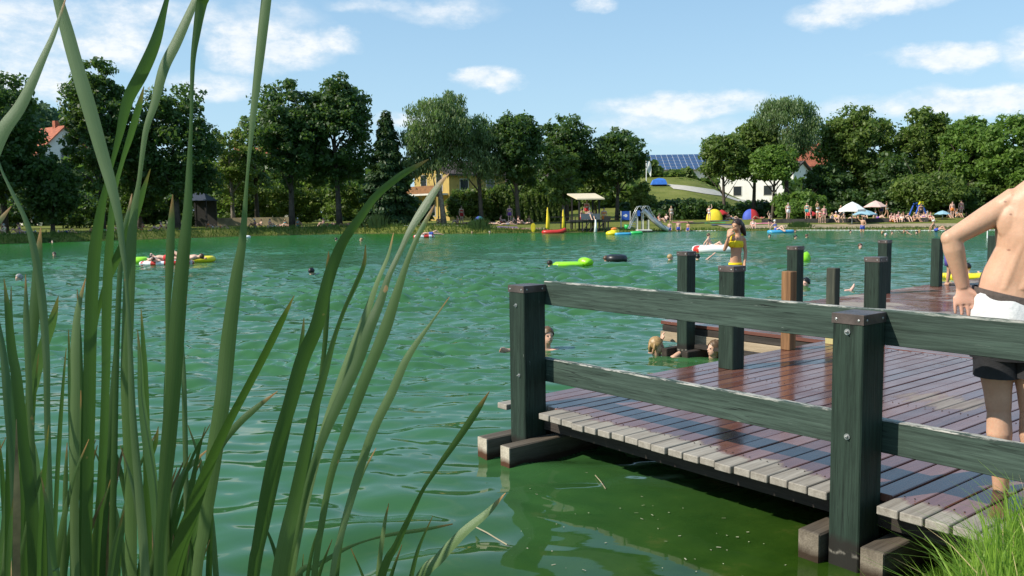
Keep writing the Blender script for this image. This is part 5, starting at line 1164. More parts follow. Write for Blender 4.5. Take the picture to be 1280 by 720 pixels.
def figure(J, voxel, hands=False, hs=.225, slim=1.0, smooth=3, name='body', eyes=True):
    """one continuous skin from the joints; returns body mesh and head frame"""
    mb = MB(); g = {k: Vector(v) for k, v in J.items() if k not in ('fwd', 'up') and not k.startswith('hand')}; m_ = slim
    lat = (g['shR'] - g['shL']).normalized(); hl = (g['hipR'] - g['hipL']).normalized()
    sw = (g['shR'] - g['shL']).length / 2; pv, ch, nk = g['pelvis'], g['chest'], g['neck']
    w_ = pv.lerp(ch, .52)
    mb.tube([pv - (ch - pv).normalized() * .10 * hs / .225, pv, w_, ch, nk.lerp(ch, .35), nk], [(sw * .62, sw * .48), (sw * .86, sw * .58), (sw * .70, sw * .48), (sw * .88, sw * .58), (sw * .80, sw * .46), (.055 * m_, .055 * m_)], 20, side=lat)
    mb.tube([g['shL'], g['shR']], sw * .34, 14)
    hc = g['head']; mb.tube([nk.lerp(ch, .2), nk, hc - Vector(J.get('up', (0, 0, 1))) * .02], [.06 * m_, .052 * m_, .05 * m_], 12)
    for s_ in 'LR':
        k = hs / .225
        mb.tube([g['sh' + s_], g['sh' + s_].lerp(g['el' + s_], .3), g['el' + s_]], [.052 * m_ * k, .050 * m_ * k, .039 * m_ * k], 12); mb.ball(g['el' + s_], .040 * m_ * k, 10)
        mb.tube([g['el' + s_], g['el' + s_].lerp(g['wr' + s_], .3), g['wr' + s_]], [.039 * m_ * k, .041 * m_ * k, .027 * m_ * k], 12)
        fd = J.get('hand' + s_)
        dd = Vector(fd[0]) if fd else (g['wr' + s_] - g['el' + s_]).normalized()
        if hands: hand(mb, g['wr' + s_], dd, fd[1] if fd else (0, -1, 0), .17 * k, fd[2] if fd else .3)
        else: mb.tube([g['wr' + s_], g['wr' + s_] + dd * .09 * k, g['wr' + s_] + dd * .17 * k], [(.032 * k, .022 * k), (.042 * k, .022 * k), (.02 * k, .015 * k)], 10)
        if 'kn' + s_ in g:
            h_, n_, a_ = g['hip' + s_], g['kn' + s_], g['an' + s_]
            mb.tube([h_, h_.lerp(n_, .3), n_], [.085 * m_ * k, .080 * m_ * k, .054 * m_ * k], 14); mb.ball(n_, .055 * m_ * k, 10)
            mb.tube([n_, n_.lerp(a_, .32), a_], [.052 * m_ * k, .056 * m_ * k, .034 * m_ * k], 14)
            t_ = Vector(J.get('toe', (0, -1, 0))); t_ = t_.normalized()
            mb.tube([a_ - t_ * .05 * k + Vector((0, 0, -.03 * k)), a_ + t_ * .06 * k + Vector((0, 0, -.03 * k)), a_ + t_ * .17 * k + Vector((0, 0, -.045 * k))], [(.032 * k, .032 * k), (.042 * k, .032 * k), (.035 * k, .014 * k)], 10, side=t_.cross(Vector((0, 0, 1))))
    Mx = head(mb, hc, J.get('fwd', (0, -1, 0)), J.get('up', (0, 0, 1)), hs)
    me = remesh(mb, name, skin, voxel, smooth, .4)
    if eyes:
        e = MB()
        for x in (-1, 1):
            for (yy, rr, mi) in ((.285, .045, 0),):
                p = hc + Mx @ Vector((x * .125 * hs, .305 * hs, .0)); e.ball(p, (.045 * hs,) * 3, 8)
        p = hc + Mx @ Vector((0, .385 * hs, -.235 * hs)); e.ball(p, (.075 * hs, .02 * hs, .018 * hs), 8, rot=Mx)
        bm = bmesh.new(); bm.from_mesh(me); em = e.mesh('e', eye_m); em.polygons.foreach_set('material_index', [1] * len(em.polygons)); me.materials.append(eye_m); bm.from_mesh(em)
        bm.to_mesh(me); bm.free(); bpy.data.meshes.remove(em); me.polygons.foreach_set('use_smooth', [True] * len(me.polygons))
    return me, Mx
eye_m = simple('eye_and_lip', (.06, .03, .025), .35)
def trunks(J, long=.35, grow=1.10, top=.12, hs=.225, bikini=False):
    mb = MB(); g = {k: Vector(v) for k, v in J.items() if k not in ('fwd', 'up') and not k.startswith('hand')}; sw = (g['shR'] - g['shL']).length / 2; lat = (g['shR'] - g['shL']).normalized(); k = hs / .225
    pv, ch = g['pelvis'], g['chest']; d = (ch - pv).normalized()
    mb.tube([pv - d * (.115 if not bikini else .10) * k, pv, pv + d * top * (.5 if bikini else 1) * k], [(sw * .66, sw * .52), (sw * .90 * grow, sw * .61 * grow), (sw * .84 * grow, sw * .57 * grow)], 18, side=lat, cap=True)
    if not bikini and 'knL' in g:
        for s_ in 'LR': mb.tube([g['hip' + s_] + d * .02, g['hip' + s_].lerp(g['kn' + s_], long)], [.092 * grow * k, .088 * grow * k], 14)
    return mb
def top_band(J, hs=.225):
    mb = MB(); g = {k: Vector(v) for k, v in J.items() if k in ('shL', 'shR', 'chest', 'pelvis')}; sw = (g['shR'] - g['shL']).length / 2; lat = (g['shR'] - g['shL']).normalized(); d = (g['chest'] - g['pelvis']).normalized(); k = hs / .225
    mb.tube([g['chest'] - d * .05 * k, g['chest'] + d * .01, g['chest'] + d * .06 * k], [(sw * .87, sw * .60), (sw * .93, sw * .66), (sw * .89, sw * .58)], 18, side=lat, cap=False); return mb
def mk(**k): return k
STAND = mk(pelvis=(0, 0, .93), chest=(0, 0, 1.27), neck=(0, .01, 1.45), head=(0, -.02, 1.60), shL=(-.18, 0, 1.39), shR=(.18, 0, 1.39), elL=(-.24, .03, 1.10), elR=(.24, .03, 1.10), wrL=(-.24, -.05, .86), wrR=(.24, -.05, .86), hipL=(-.09, 0, .88), hipR=(.09, 0, .88), knL=(-.10, -.02, .47), knR=(.11, -.02, .47), anL=(-.11, .02, .07), anR=(.12, .02, .07))
WALK = dict(STAND, elL=(-.24, .14, 1.14), wrL=(-.22, .10, .88), elR=(.24, -.12, 1.14), wrR=(.20, -.30, 1.0), knL=(-.09, -.17, .50), anL=(-.09, -.10, .09), knR=(.10, .06, .48), anR=(.11, .28, .12))
REACH = dict(STAND, elL=(-.30, -.08, 1.52), wrL=(-.24, -.16, 1.76), elR=(.27, .02, 1.14), wrR=(.12, -.16, 1.02))
SIT = mk(pelvis=(0, .0, .13), chest=(0, .05, .47), neck=(0, .02, .65), head=(0, -.03, .79), shL=(-.18, .04, .58), shR=(.18, .04, .58), elL=(-.25, -.10, .36), elR=(.25, -.10, .36), wrL=(-.16, -.32, .38), wrR=(.16, -.32, .38), hipL=(-.10, -.02, .12), hipR=(.10, -.02, .12), knL=(-.14, -.38, .42), knR=(.14, -.38, .42), anL=(-.12, -.62, .08), anR=(.12, -.62, .08))
SITB = dict(SIT, chest=(0, .16, .44), neck=(0, .20, .61), head=(0, .17, .76), shL=(-.18, .18, .55), shR=(.18, .18, .55), elL=(-.26, .34, .34), elR=(.26, .34, .34), wrL=(-.24, .40, .08), wrR=(.24, .40, .08), knL=(-.12, -.42, .25), knR=(.13, -.40, .40), anL=(-.12, -.80, .06), anR=(.12, -.64, .08))
LIE = mk(pelvis=(0, 0, .13), chest=(0, .34, .14), neck=(0, .52, .15), head=(0, .66, .18), shL=(-.18, .46, .13), shR=(.18, .46, .13), elL=(-.30, .62, .08), elR=(.30, .30, .07), wrL=(-.12, .78, .10), wrR=(.26, .04, .07), hipL=(-.09, -.05, .12), hipR=(.09, -.05, .12), knL=(-.12, -.46, .12), knR=(.12, -.44, .34), anL=(-.13, -.86, .07), anR=(.12, -.72, .07), up=(0, .6, .8), fwd=(0, -.5, .87))
FLOATER = mk(pelvis=(0, 0, .05), chest=(0, .33, .13), neck=(0, .50, .20), head=(0, .60, .30), shL=(-.18, .45, .17), shR=(.18, .45, .17), elL=(-.42, .36, .06), elR=(.42, .36, .06), wrL=(-.58, .16, .06), wrR=(.58, .16, .06), hipL=(-.09, -.05, .02), hipR=(.09, -.05, .02), knL=(-.12, -.45, .10), knR=(.12, -.45, .10), anL=(-.13, -.85, .06), anR=(.12, -.85, .06), up=(0, .2, 1), fwd=(0, -1, .2))
SWIM = mk(pelvis=(0, .25, -.55), chest=(0, .08, -.24), neck=(0, .02, -.04), head=(0, -.03, .10), shL=(-.18, .04, -.10), shR=(.18, .04, -.10), elL=(-.30, -.16, -.10), elR=(.30, -.16, -.10), wrL=(-.20, -.38, -.05), wrR=(.20, -.38, -.05), hipL=(-.09, .3, -.6), hipR=(.09, .3, -.6))
SWIMUP = dict(SWIM, elL=(-.34, -.10, .02), wrL=(-.52, -.22, .16))
WADE = dict(STAND)
PROTO = {}
def proto(pose, J, voxel=.022, styles=('short', 'bob')):
    me, Mx = figure(J, voxel, smooth=2); d = {'body': me}
    for st_ in styles:
        mb = MB(); hairmesh(mb, J['head'], Mx, .235, st_); d[st_] = mb.mesh('hair', hairm, True)
    if 'knL' in J: d['shorts'] = trunks(J).mesh('swim_shorts', fabric, True); d['bikini'] = trunks(J, bikini=True).mesh('swim_bottoms', fabric, True)
    d['top'] = top_band(J).mesh('swim_top', fabric, True); PROTO[pose] = d
for nme, J in (('stand', STAND), ('walk', WALK), ('reach', REACH), ('sit', SIT), ('sitb', SITB), ('lie', LIE), ('floater', FLOATER), ('swim', SWIM), ('swimup', SWIMUP)): proto(nme, J, .024)
HC = {'dark': (.03, .018, .012), 'brown': (.10, .05, .025), 'blond': (.42, .29, .13), 'grey': (.35, .34, .32), 'white': (.7, .7, .68), 'black': (.012, .010, .010), 'red': (.20, .06, .02)}
SK = {'pale': (.62, .40, .29), 'tan': (.48, .27, .17), 'pink': (.66, .40, .32), 'brown': (.33, .17, .10)}
CC = {'red': (.5, .03, .03), 'blue': (.05, .09, .40), 'black': (.02, .02, .025), 'white': (.75, .75, .72), 'yellow': (.75, .60, .02), 'green': (.05, .30, .08), 'pink': (.70, .25, .30), 'purple': (.20, .08, .35), 'orange': (.75, .22, .04), 'teal': (.04, .30, .32), 'grey': (.25, .25, .26), 'navy': (.02, .03, .12)}
def person(loc, pose, h, rz, label, group=None, hair='dark', style='short', sk='pale', suit='blue', kind='shorts', top=False):
    t = thing('person', loc, label, 'person', group, rz); s_ = h / 1.72 * (.9 if group == 'bathers on the right bank' else 1); t.scale = (s_, s_, s_); d = PROTO[pose]
    link('body', d['body'], t, SK[sk]); link('hair', d[style], t, HC[hair])
    if kind in d: link('swim_shorts' if kind == 'shorts' else 'swim_bottoms', d[kind], t, CC[suit])
    if top: link('swim_top', d['top'], t, CC[suit])
    return t
def onbank(px, py, Y, *a, **k):
    """a person whose feet or seat are on the bank at distance Y"""
    P = G(px, Y); return person((P[0], Y, P[2]), *a, **k)
def inwater(px, py, *a, dz=0.0, **k):
    P = WZ(px, py, 0); return person((P[0], P[1], dz), *a, **k)
# swimmers: pixel of the waterline under the head
inwater(68, 321, 'swim', 1.7, R(20), 'lone swimmer with dark hair far left beyond the short reeds', hair='brown')
inwater(25, 352, 'swim', 1.7, R(-30), 'swimmer with grey-brown hair at the left border, nearest on that side', hair='grey')
inwater(389, 344, 'swim', 1.7, R(150), 'dark haired swimmer seen from behind between two leaning reed leaves', hair='black')
inwater(420, 301, 'swim', 1.6, R(90), 'tiny dark head left of another swimmer near the far left bank', hair='dark')
inwater(452, 302, 'swim', 1.7, R(-90), 'tiny swimmer with pale back near the far left bank behind the bowed reed', hair='blond')
inwater(590, 292, 'swim', 1.6, R(0), 'tiny head left of another one near the far bank below the thin birch', hair='blond')
inwater(612, 292, 'swim', 1.6, R(30), 'tiny head near the far bank left of the yellow disc', hair='grey')
inwater(687, 333.5, 'swim', 1.6, R(120), 'dark haired swimmer pushing a lime green air mattress', hair='dark')
inwater(757, 327, 'swim', 1.6, R(80), 'child with brown hair leaning on a black rubber ring from the left', hair='brown', sk='tan')
inwater(781, 325, 'swim', 1.4, R(-10), 'child holding the far side of the black rubber ring', hair='dark')
inwater(837, 325.5, 'swim', 1.7, R(70), 'bald-looking fair swimmer just left of the tall dark green post', hair='blond', sk='pink')
inwater(872, 325, 'swimup', 1.7, R(170), 'swimmer with one arm stretched out right of the tall dark green post', hair='black')
inwater(1008, 359.5, 'swim', 1.75, R(-55), 'dark haired man swimming between the orange stub and the lichen stub', hair='black', sk='pink')
inwater(1075, 311, 'swim', 1.8, R(0), 'swimmer facing the jetty in open water left of two overlapping posts', hair='brown', sk='pink')
inwater(962, 297.5, 'swim', 1.7, R(-20), 'left one of three small heads beyond the lime float', hair='dark')
inwater(994, 298.5, 'swim', 1.7, R(30), 'middle one of three small heads beyond the lime float', hair='black')
inwater(1008, 297, 'swim', 1.6, R(60), 'right one of three small heads beyond the lime float', hair='brown')
inwater(1063, 291.5, 'swim', 1.6, R(0), 'tiny dark head under the white parasol near the float line', hair='black')
wg = 'bathers in the shallow water by the float line'
for px, py, po, hh, hr, lab in [(837, 289.5, 'stand', 1.25, 'brown', 'leftmost of three children wading right of the slide'), (848, 289.2, 'stand', 1.3, 'dark', 'middle one of three children wading right of the slide'), (860, 289.2, 'stand', 1.2, 'brown', 'rightmost of three children wading right of the slide'),
        (1078, 290, 'reach', 1.5, 'dark', 'bather in the shallows right of the white parasol pole'), (1103, 293, 'swim', 1.7, 'blond', 'bather just beyond the float line below the pink parasol'), (1107, 296, 'swim', 1.6, 'white', 'swimmer with a white cap nearest to the float line on the right'),
        (1115, 293, 'swimup', 1.6, 'brown', 'swimmer raising an arm left of two close heads'), (1130, 291.6, 'swim', 1.6, 'red', 'left head of two close together below the sitting row'), (1134, 292, 'swimup', 1.6, 'brown', 'right head of two close together below the sitting row'), (1146, 293.2, 'swimup', 1.7, 'dark', 'bather splashing below the blue swing'), (1149, 291, 'swim', 1.6, 'blond', 'blond head behind the splashing bather below the blue swing'),
        (1170, 290, 'sitb', 1.6, 'white', 'person with white hat sitting in the shallows under the small blue parasol')]:
    inwater(px, py, po, hh, R(random.uniform(-60, 60)), lab, wg, hair=hr, sk=random.choice(['pale', 'pink', 'tan']), dz=-.45 if po in ('stand', 'reach') else 0)
# people on the right bank
bg = 'bathers on the right bank'
for px, Y, po, hh, rz, hr, su, kd, tp, lab in [
 (839, 78, 'stand', 1.55, 20, 'blond', 'white', 'bikini', True, 'pale woman standing on the bank right of the slide'),
 (824, 76, 'sit', 1.7, 60, 'brown', 'red', 'bikini', True, 'reddish haired woman sitting beside the foot of the slide'), (832, 76.5, 'sitb', 1.7, -40, 'dark', 'grey', 'shorts', False, 'man leaning back on his hands between the seated and the standing woman'), (818, 77, 'sit', 1.3, 0, 'dark', 'navy', 'shorts', False, 'boy sitting right behind the slide chute'),
 (886.5, 77.5, 'reach', 1.5, 160, 'blond', 'white', 'bikini', True, 'woman raising an arm in front of the yellow tent'), (910, 80.5, 'sit', 1.6, 30, 'brown', 'black', 'shorts', False, 'person sitting under the dark red parasol'), (915, 80, 'lie', 1.7, 80, 'dark', 'grey', 'shorts', False, 'person lying right of the dark red parasol'),
 (941.5, 66.5, 'sit', 1.7, -10, 'brown', 'white', 'bikini', True, "pale bather sitting at the water edge right of the girl's head"), (962, 66.8, 'reach', 1.35, 10, 'dark', 'black', 'shorts', False, 'tanned boy standing at the water edge with a bent arm'), (948, 79.5, 'lie', 1.7, -80, 'brown', 'red', 'bikini', True, 'sunbather lying right of the half red beach tent'),
 (985, 75, 'stand', 1.7, 10, 'grey', 'white', 'shorts', True, 'grey haired person in white standing before the wide rounded shrub'), (1008.5, 77.5, 'stand', 1.65, -30, 'dark', 'teal', 'shorts', True, 'person in teal standing in the shade left of the bright red parasol'), (1013.5, 73, 'stand', 1.35, 50, 'blond', 'black', 'shorts', False, 'child standing right under the bright red parasol'),
 (1022, 71, 'reach', 1.75, 20, 'blond', 'white', 'bikini', True, 'tall pale woman with raised arm right of the bright red parasol'), (1025, 70, 'stand', 1.2, -20, 'brown', 'red', 'bikini', True, 'small child standing in front of the tall pale woman'), (1030, 70, 'stand', 1.6, 0, 'brown', 'pink', 'bikini', True, 'woman in pink standing halfway between the red and the white parasol'),
 (1040, 70.5, 'sit', 1.7, 30, 'blond', 'white', 'bikini', True, 'bather sitting alone just right of the woman in pink'), (1045, 71.5, 'sit', 1.75, -20, 'white', 'yellow', 'shorts', True, 'bather with light hat and yellow top sitting left of the white parasol'), (1051, 69.5, 'walk', 1.6, -60, 'blond', 'black', 'shorts', False, 'blond person walking left of the white parasol pole'),
 (1057, 70.8, 'sitb', 1.7, 40, 'grey', 'white', 'shorts', False, 'grey haired bather leaning back under the white parasol'), (1069, 71, 'sit', 1.6, 0, 'blond', 'green', 'bikini', True, 'child sitting right of the white parasol pole'), (1080, 73, 'sit', 1.6, 0, 'black', 'black', 'shorts', True, 'dark figure sitting under the pale blue parasol'), (1097, 73, 'sitb', 1.7, 60, 'dark', 'purple', 'shorts', True, 'person in purple reclining under the pink parasol'), (1101, 74.5, 'stand', 1.65, 0, 'dark', 'navy', 'shorts', True, 'dark figure standing behind the reclining person under the pink parasol'),
 (1108, 77, 'walk', 1.65, 70, 'brown', 'white', 'bikini', True, 'woman walking on the grass between the pink parasol and the swing'),
 (1114, 69, 'sit', 1.65, 20, 'dark', 'red', 'bikini', True, 'leftmost bather of the row sitting before the low dark wall'), (1118, 68.6, 'sit', 1.6, -10, 'brown', 'orange', 'shorts', False, 'bather in orange shorts in the row before the low dark wall'), (1123, 69.2, 'sit', 1.8, 10, 'dark', 'pink', 'bikini', True, 'tallest bather of the row before the low dark wall'), (1127, 68.6, 'sit', 1.5, -30, 'blond', 'white', 'bikini', True, 'fair small bather in white in the middle of the row'), (1131, 69.3, 'sitb', 1.7, 20, 'brown', 'blue', 'shorts', False, 'bather leaning back at the right end of the left row'), (1135, 68.8, 'sit', 1.6, 0, 'black', 'black', 'bikini', True, 'black haired bather closing the left row'),
 (1143, 68.5, 'sit', 1.6, 40, 'blond', 'pink', 'bikini', True, 'blond bather at the left end under the swing'), (1147, 69, 'sit', 1.7, 0, 'dark', 'teal', 'shorts', False, 'bather in teal shorts sitting under the swing'), (1151, 69.6, 'stand', 1.55, 0, 'dark', 'black', 'shorts', True, 'dark clothed figure standing behind the sitters under the swing'), (1155, 68.7, 'sit', 1.6, -30, 'brown', 'purple', 'bikini', True, 'bather in purple sitting right of the swing centre'), (1159, 69, 'sit', 1.7, 10, 'grey', 'white', 'shorts', False, 'grey haired bather with a white towel right of the swing'), (1163, 68.3, 'sit', 1.6, 0, 'red', 'red', 'bikini', True, 'red haired bather at the right end under the swing'),
 (1190, 72, 'stand', 1.6, 0, 'dark', 'orange', 'shorts', False, "child in orange shorts standing behind the man's elbow"), (1196, 73, 'sit', 1.7, 20, 'brown', 'white', 'bikini', True, "bather in white just above the man's elbow"), (1201, 74, 'stand', 1.7, 0, 'black', 'pink', 'bikini', True, "woman in pink above the man's upper arm"), (1185, 74, 'sit', 1.6, 0, 'dark', 'red', 'bikini', True, 'bather in red right of the small blue parasol')]:
    onbank(px, 0, Y, po, hh, R(rz), lab, bg, hair=hr, style='bob' if kd == 'bikini' else 'short', sk=random.choice(['pale', 'pink', 'tan', 'pale']), suit=su, kind=kd, top=tp)
# lifeguards on the hut deck
P = WY(737, 270, 67.8); person((P[0], 67.8, .95), 'sit', 1.8, R(20), 'person in white shirt and cap sitting on the deck of the hut', hair='white', suit='white', top=True)
P = WY(733.5, 270, 68.6); person((P[0], 68.6, .95), 'stand', 1.6, R(-20), 'child in white standing behind the seated person in the hut', hair='red', suit='red', top=True)
P = WY(727, 270, 69.3); person((P[0], 69.3, .95), 'sit', 1.7, R(50), 'red clad person sitting at the back left of the hut', hair='dark', suit='red', top=True)
P = WY(755, 270, 70.5); person((P[0], 70.5, float(groundz(P[0], 70.5))), 'stand', 1.75, R(0), 'person in orange standing just right of the hut', hair='dark', suit='orange', top=True)
# people in the shade of the left bank
lg = 'sunbathers in the shade of the left trees'; rr = random.Random(12)
poses = ['lie', 'lie', 'sit', 'sitb', 'lie', 'sit', 'sitb']
spots = [4, 22, 31, 60, 82, 116, 130, 148, 176, 198, 210, 262, 268, 275, 318, 326, 337, 342, 350, 356, 362, 372, 404, 412, 420, 428, 436, 442, 488, 497, 515, 528, 548, 556, 572, 584, 606, 613, 618, 626, 634, 640, 648, 655, 662]
for i, px in enumerate(spots):
    X = (px - 640) / F * 72; Y = float(shore(X)) + (rr.uniform(3.6, 8.5) if px < 540 else rr.uniform(7.5, 11)); P = G(px, Y); po = poses[rr.randrange(7)] if px != 637 else 'stand'
    person((P[0], Y, P[2]), po, rr.uniform(1.35, 1.6), R(rr.uniform(-110, 110)), 'small shaded sunbather on the left bank below the trees', lg, hair=rr.choice(list(HC)), sk=rr.choice(list(SK)), suit=rr.choice(list(CC)), kind=rr.choice(['shorts', 'bikini']), top=rr.random() < .5)
P = G(637, 79); person((P[0], 79, P[2]), 'stand', 1.7, 0, 'person in pale purple standing in the shade left of the thujas', None, suit='purple', top=True)
P = G(577, 80.5); person((P[0], 80.5, P[2]), 'stand', 1.7, R(30), 'person in bright red standing below the yellow house', None, suit='red', top=True)
# towels
tw = 'towels spread on the bank'
for i in range(26):
    px = rr.uniform(300, 665) if i < 15 else rr.uniform(842, 1100); X = (px - 640) / F * 72; Y = float(shore(X)) + (rr.uniform(2.2, 5.5) if i < 15 else rr.uniform(6, 11)); P = G(px, Y)
    b = MB(); n_ = 6; V = [(-.9 + 1.8 * a / n_, -.38 + .76 * c / 2, .03 + float(groundz(P[0] - .9 + 1.8 * a / n_, Y - .38 + .76 * c / 2)) - P[2] + rr.uniform(0, .03)) for a in range(n_ + 1) for c in range(3)]
    b.add(V, [(a * 3 + c, a * 3 + c + 1, (a + 1) * 3 + c + 1, (a + 1) * 3 + c) for a in range(n_) for c in range(2)])
    o = b.build('towel', fabric, None, False, rr.choice(list(CC.values())), tuple(P)); o['category'] = 'towel'
    o['label'] = 'small towel lying in the shade of the left bank' if i < 15 else 'small towel spread on the sunny right bank'; o['group'] = tw + (' left' if i < 15 else ' right')
# ------------------------------------------------------------------ floats with people
P = WZ(215, 331, 0); inflatable('air_mattress', (P[0] - .3, P[1] + .3, 0), 1.9, .9, .09, [redv, whitev], 'red and white air mattress carrying the group far left', 'float', rz=R(8), pattern=lambda t_: (t_ * 10) % 1 < .5)
person((P[0] - .8, P[1] + .4, .06), 'lie', 1.5, R(200), 'person with brown hair at the left end of the air mattress group', hair='brown', suit='white', top=True, kind='bikini')
person((P[0] - .25, P[1] + .3, .12), 'lie', 1.6, R(80), 'dark haired person lying in the middle of the air mattress group', hair='dark', suit='red', kind='shorts')
person((P[0] + .45, P[1] + .2, .12), 'lie', 1.7, R(250), 'person lying with feet to the right on the air mattress', hair='brown', suit='pink', kind='bikini')
Q = WZ(251, 328, 0); inflatable('yellow_ring', (Q[0], Q[1], 0.05), 1.1, .7, .12, [yv, yv], 'yellow swim ring behind the feet of the air mattress group', 'float', rz=R(4), floor=False)
Q = WZ(174, 329, 0); inflatable('lime_ring', (Q[0], Q[1], 0), .8, .7, .15, [lime, lime], 'greenish ring at the left end of the air mattress group', 'float', floor=False)
Q = WZ(301, 297, 0); person((Q[0], Q[1], 0), 'swim', 1.7, 0, 'white capped swimmer close to the tall reed by the far left bank', hair='white'); Q = WZ(307, 297.4, 0); inflatable('white_float', (Q[0], Q[1], 0), .8, .5, .12, [whitev, whitev], 'small white float beside the white capped swimmer', 'float', floor=False)
Q = WZ(530, 297, 0); inflatable('air_mattress', (Q[0], Q[1], 0), 1.5, .8, .13, [whitev, redv], 'pink white and blue air mattress off the far bank below the blue dome tent', 'float', rz=R(5), pattern=lambda t_: (t_ * 8) % 1 < .4)
person((Q[0] + .45, Q[1], .15), 'lie', 1.6, R(100), 'bather lying on the pink white and blue air mattress', hair='brown', suit='blue')
# lime air mattress
Q = WZ(716, 334, 0); t = thing('air_mattress', (Q[0], Q[1], .04), 'long lime green air mattress with a raised pillow end, left of the railing top', 'float', None, R(4)); b = MB()
L = 47 * Q[1] / F
for k in range(6): b.tube([(-L/2, -.32 + .128 * k, .02), (-L/2 + .1, -.32 + .128 * k, .045), (L/2 - .35, -.32 + .128 * k, .045), (L/2 - .3, -.32 + .128 * k, .05)], [.03, .075, .075, .05], 10)
b.build('air_tubes', lime, t, True); b = MB(); b.tube([(L/2 - .18, -.36, .12), (L/2 - .18, .36, .12)], [(.19, .13), (.19, .13)], 14, side=(1, 0, 0)); b.tube([(L/2 - .18, -.40, .12), (L/2 - .18, .40, .12)], [(.13, .09), (.13, .09)], 14, side=(1, 0, 0)); b.build('pillow', lime, t, True)
Q = WZ(771, 327, 0); inflatable('rubber_ring', (Q[0], Q[1] + .1, .02), .76, .7, .14, [blackr, blackr], 'black rubber tyre ring with two children', 'float', floor=False)
Q = WZ(766, 293.6, 0); t = thing('yellow_raft', (Q[0], Q[1], 0), 'yellow and orange wedge-shaped float below the hut', 'float'); b = MB(); b.ball((0, 0, .1), (.5, .4, .22), 12); b.ball((.15, 0, .28), (.3, .3, .2), 12); b.build('air_body', [yv], t, True); b = MB(); b.ball((.1, -.1, .40), (.25, .2, .12), 10); b.build('air_top', orangev, t, True)
Q = WZ(777, 293.6, 0); inflatable('air_mattress', (Q[0] + .1, Q[1], 0), 1.2, .6, .1, [tblue, whitev], 'sky blue air mattress right of the yellow float', 'float')
Q = WZ(795, 292.4, 0); inflatable('green_ring', (Q[0], Q[1], 0), 1.0, .7, .12, [greenv, greenv], 'flat green ring in front of the slide', 'float', floor=False); Q = WZ(787, 293, 0); person((Q[0], Q[1], 0), 'swim', 1.5, R(0), 'swimmer between the sky blue mattress and the green ring', hair='dark')
Q = WZ(786.5, 290, 0); t = thing('green_buoy', (Q[0], Q[1] + 1, 0), 'green basket-like buoy standing in front of the slide ladder', 'buoy'); b = MB(); b.tube([(0, 0, -.2), (0, 0, .25)], .05, 8); b.tube([(0, 0, .2), (0, 0, .55)], [.2, .27], 12); b.tube([(0, 0, .55), (0, 0, .57)], [.29, .29], 12); b.build('bucket', greenv, t, True)
# white inflatable boat with child
Q = WZ(899, 316, 0); t = inflatable('inflatable_boat', (Q[0], Q[1] + .5, 0.03), 1.95, 1.1, .165, [whitev, redv], 'white inflatable boat with red bow stripes and a child, behind the girl', 'boat', .05, rz=R(-4), pattern=lambda t_: t_ < .05 or t_ > .90 or .53 < t_ < .58)
person((Q[0] - .18, Q[1] + .5, .12), 'sitb', 1.25, R(60), 'small child sitting in the white inflatable boat', hair='brown', suit='white', kind='shorts')
Q = WZ(976, 291, 0); inflatable('inflatable_boat', (Q[0], Q[1], 0), 1.9, .9, .13, [tblue, whitev], 'blue and white inflatable near the float line with two people', 'boat', rz=R(3), pattern=lambda t_: t_ < .3)
person((Q[0] - .3, Q[1], .1), 'sitb', 1.6, R(30), 'person in white cap sitting in the blue and white inflatable', hair='white', suit='blue', top=True); person((Q[0] + .95, Q[1] - .2, 0), 'swimup', 1.6, R(-30), 'swimmer holding the right end of the blue and white inflatable', hair='brown')
Q = WZ(1003, 326, 0); t = thing('lime_ring', (Q[0], Q[1], 0), 'lime green round float right beside the tall dark green post', 'float'); b = MB(); b.ball((0, 0, .05), (.24, .22, .20), 16); b.tube([(-.1, 0, .05), (.2, .02, .16)], [.14, .16], 12); b.build('air_body', lime, t, True)
Q = WZ(1217, 348, 0); t = thing('air_mattress', (Q[0] + .12, Q[1], 0), "yellow air mattress carrying a dark haired bather behind the man's arm", 'float'); b = MB()
for k in range(5): b.tube([(-.75, -.28 + .13 * k, .05), (.75, -.28 + .13 * k, .05)], .075, 10)
b.build('air_tubes', yv, t, True); person((Q[0] - .1, Q[1] + .1, .16), 'swim', 1.6, R(140), "dark haired bather leaning on the yellow mattress beside the man's forearm", hair='black', sk='pale')
# foot of a diver / raised foot seen between the posts
Q = WZ(1063, 364, 0); b = MB(o=(Q[0], Q[1], 0)); b.tube([(Q[0] - .05, Q[1], -.12), (Q[0] + .0, Q[1], .0), (Q[0] + .06, Q[1], .09), (Q[0] + .08, Q[1], .16)], [.04, .038, .030, .012], 12); b.tube([(Q[0] - .02, Q[1], 0.02), (Q[0] - .12, Q[1], .0)], [.03, .035], 10)
me = remesh(b, 'raised_foot', skin, .012, 2); o = link('person', me, None, SK['pink'], (Q[0], Q[1], 0)); tag(o, 'raised pale foot of a diving bather between the lichen stub and the next post', 'person')
Q = WZ(1068, 371, 0)

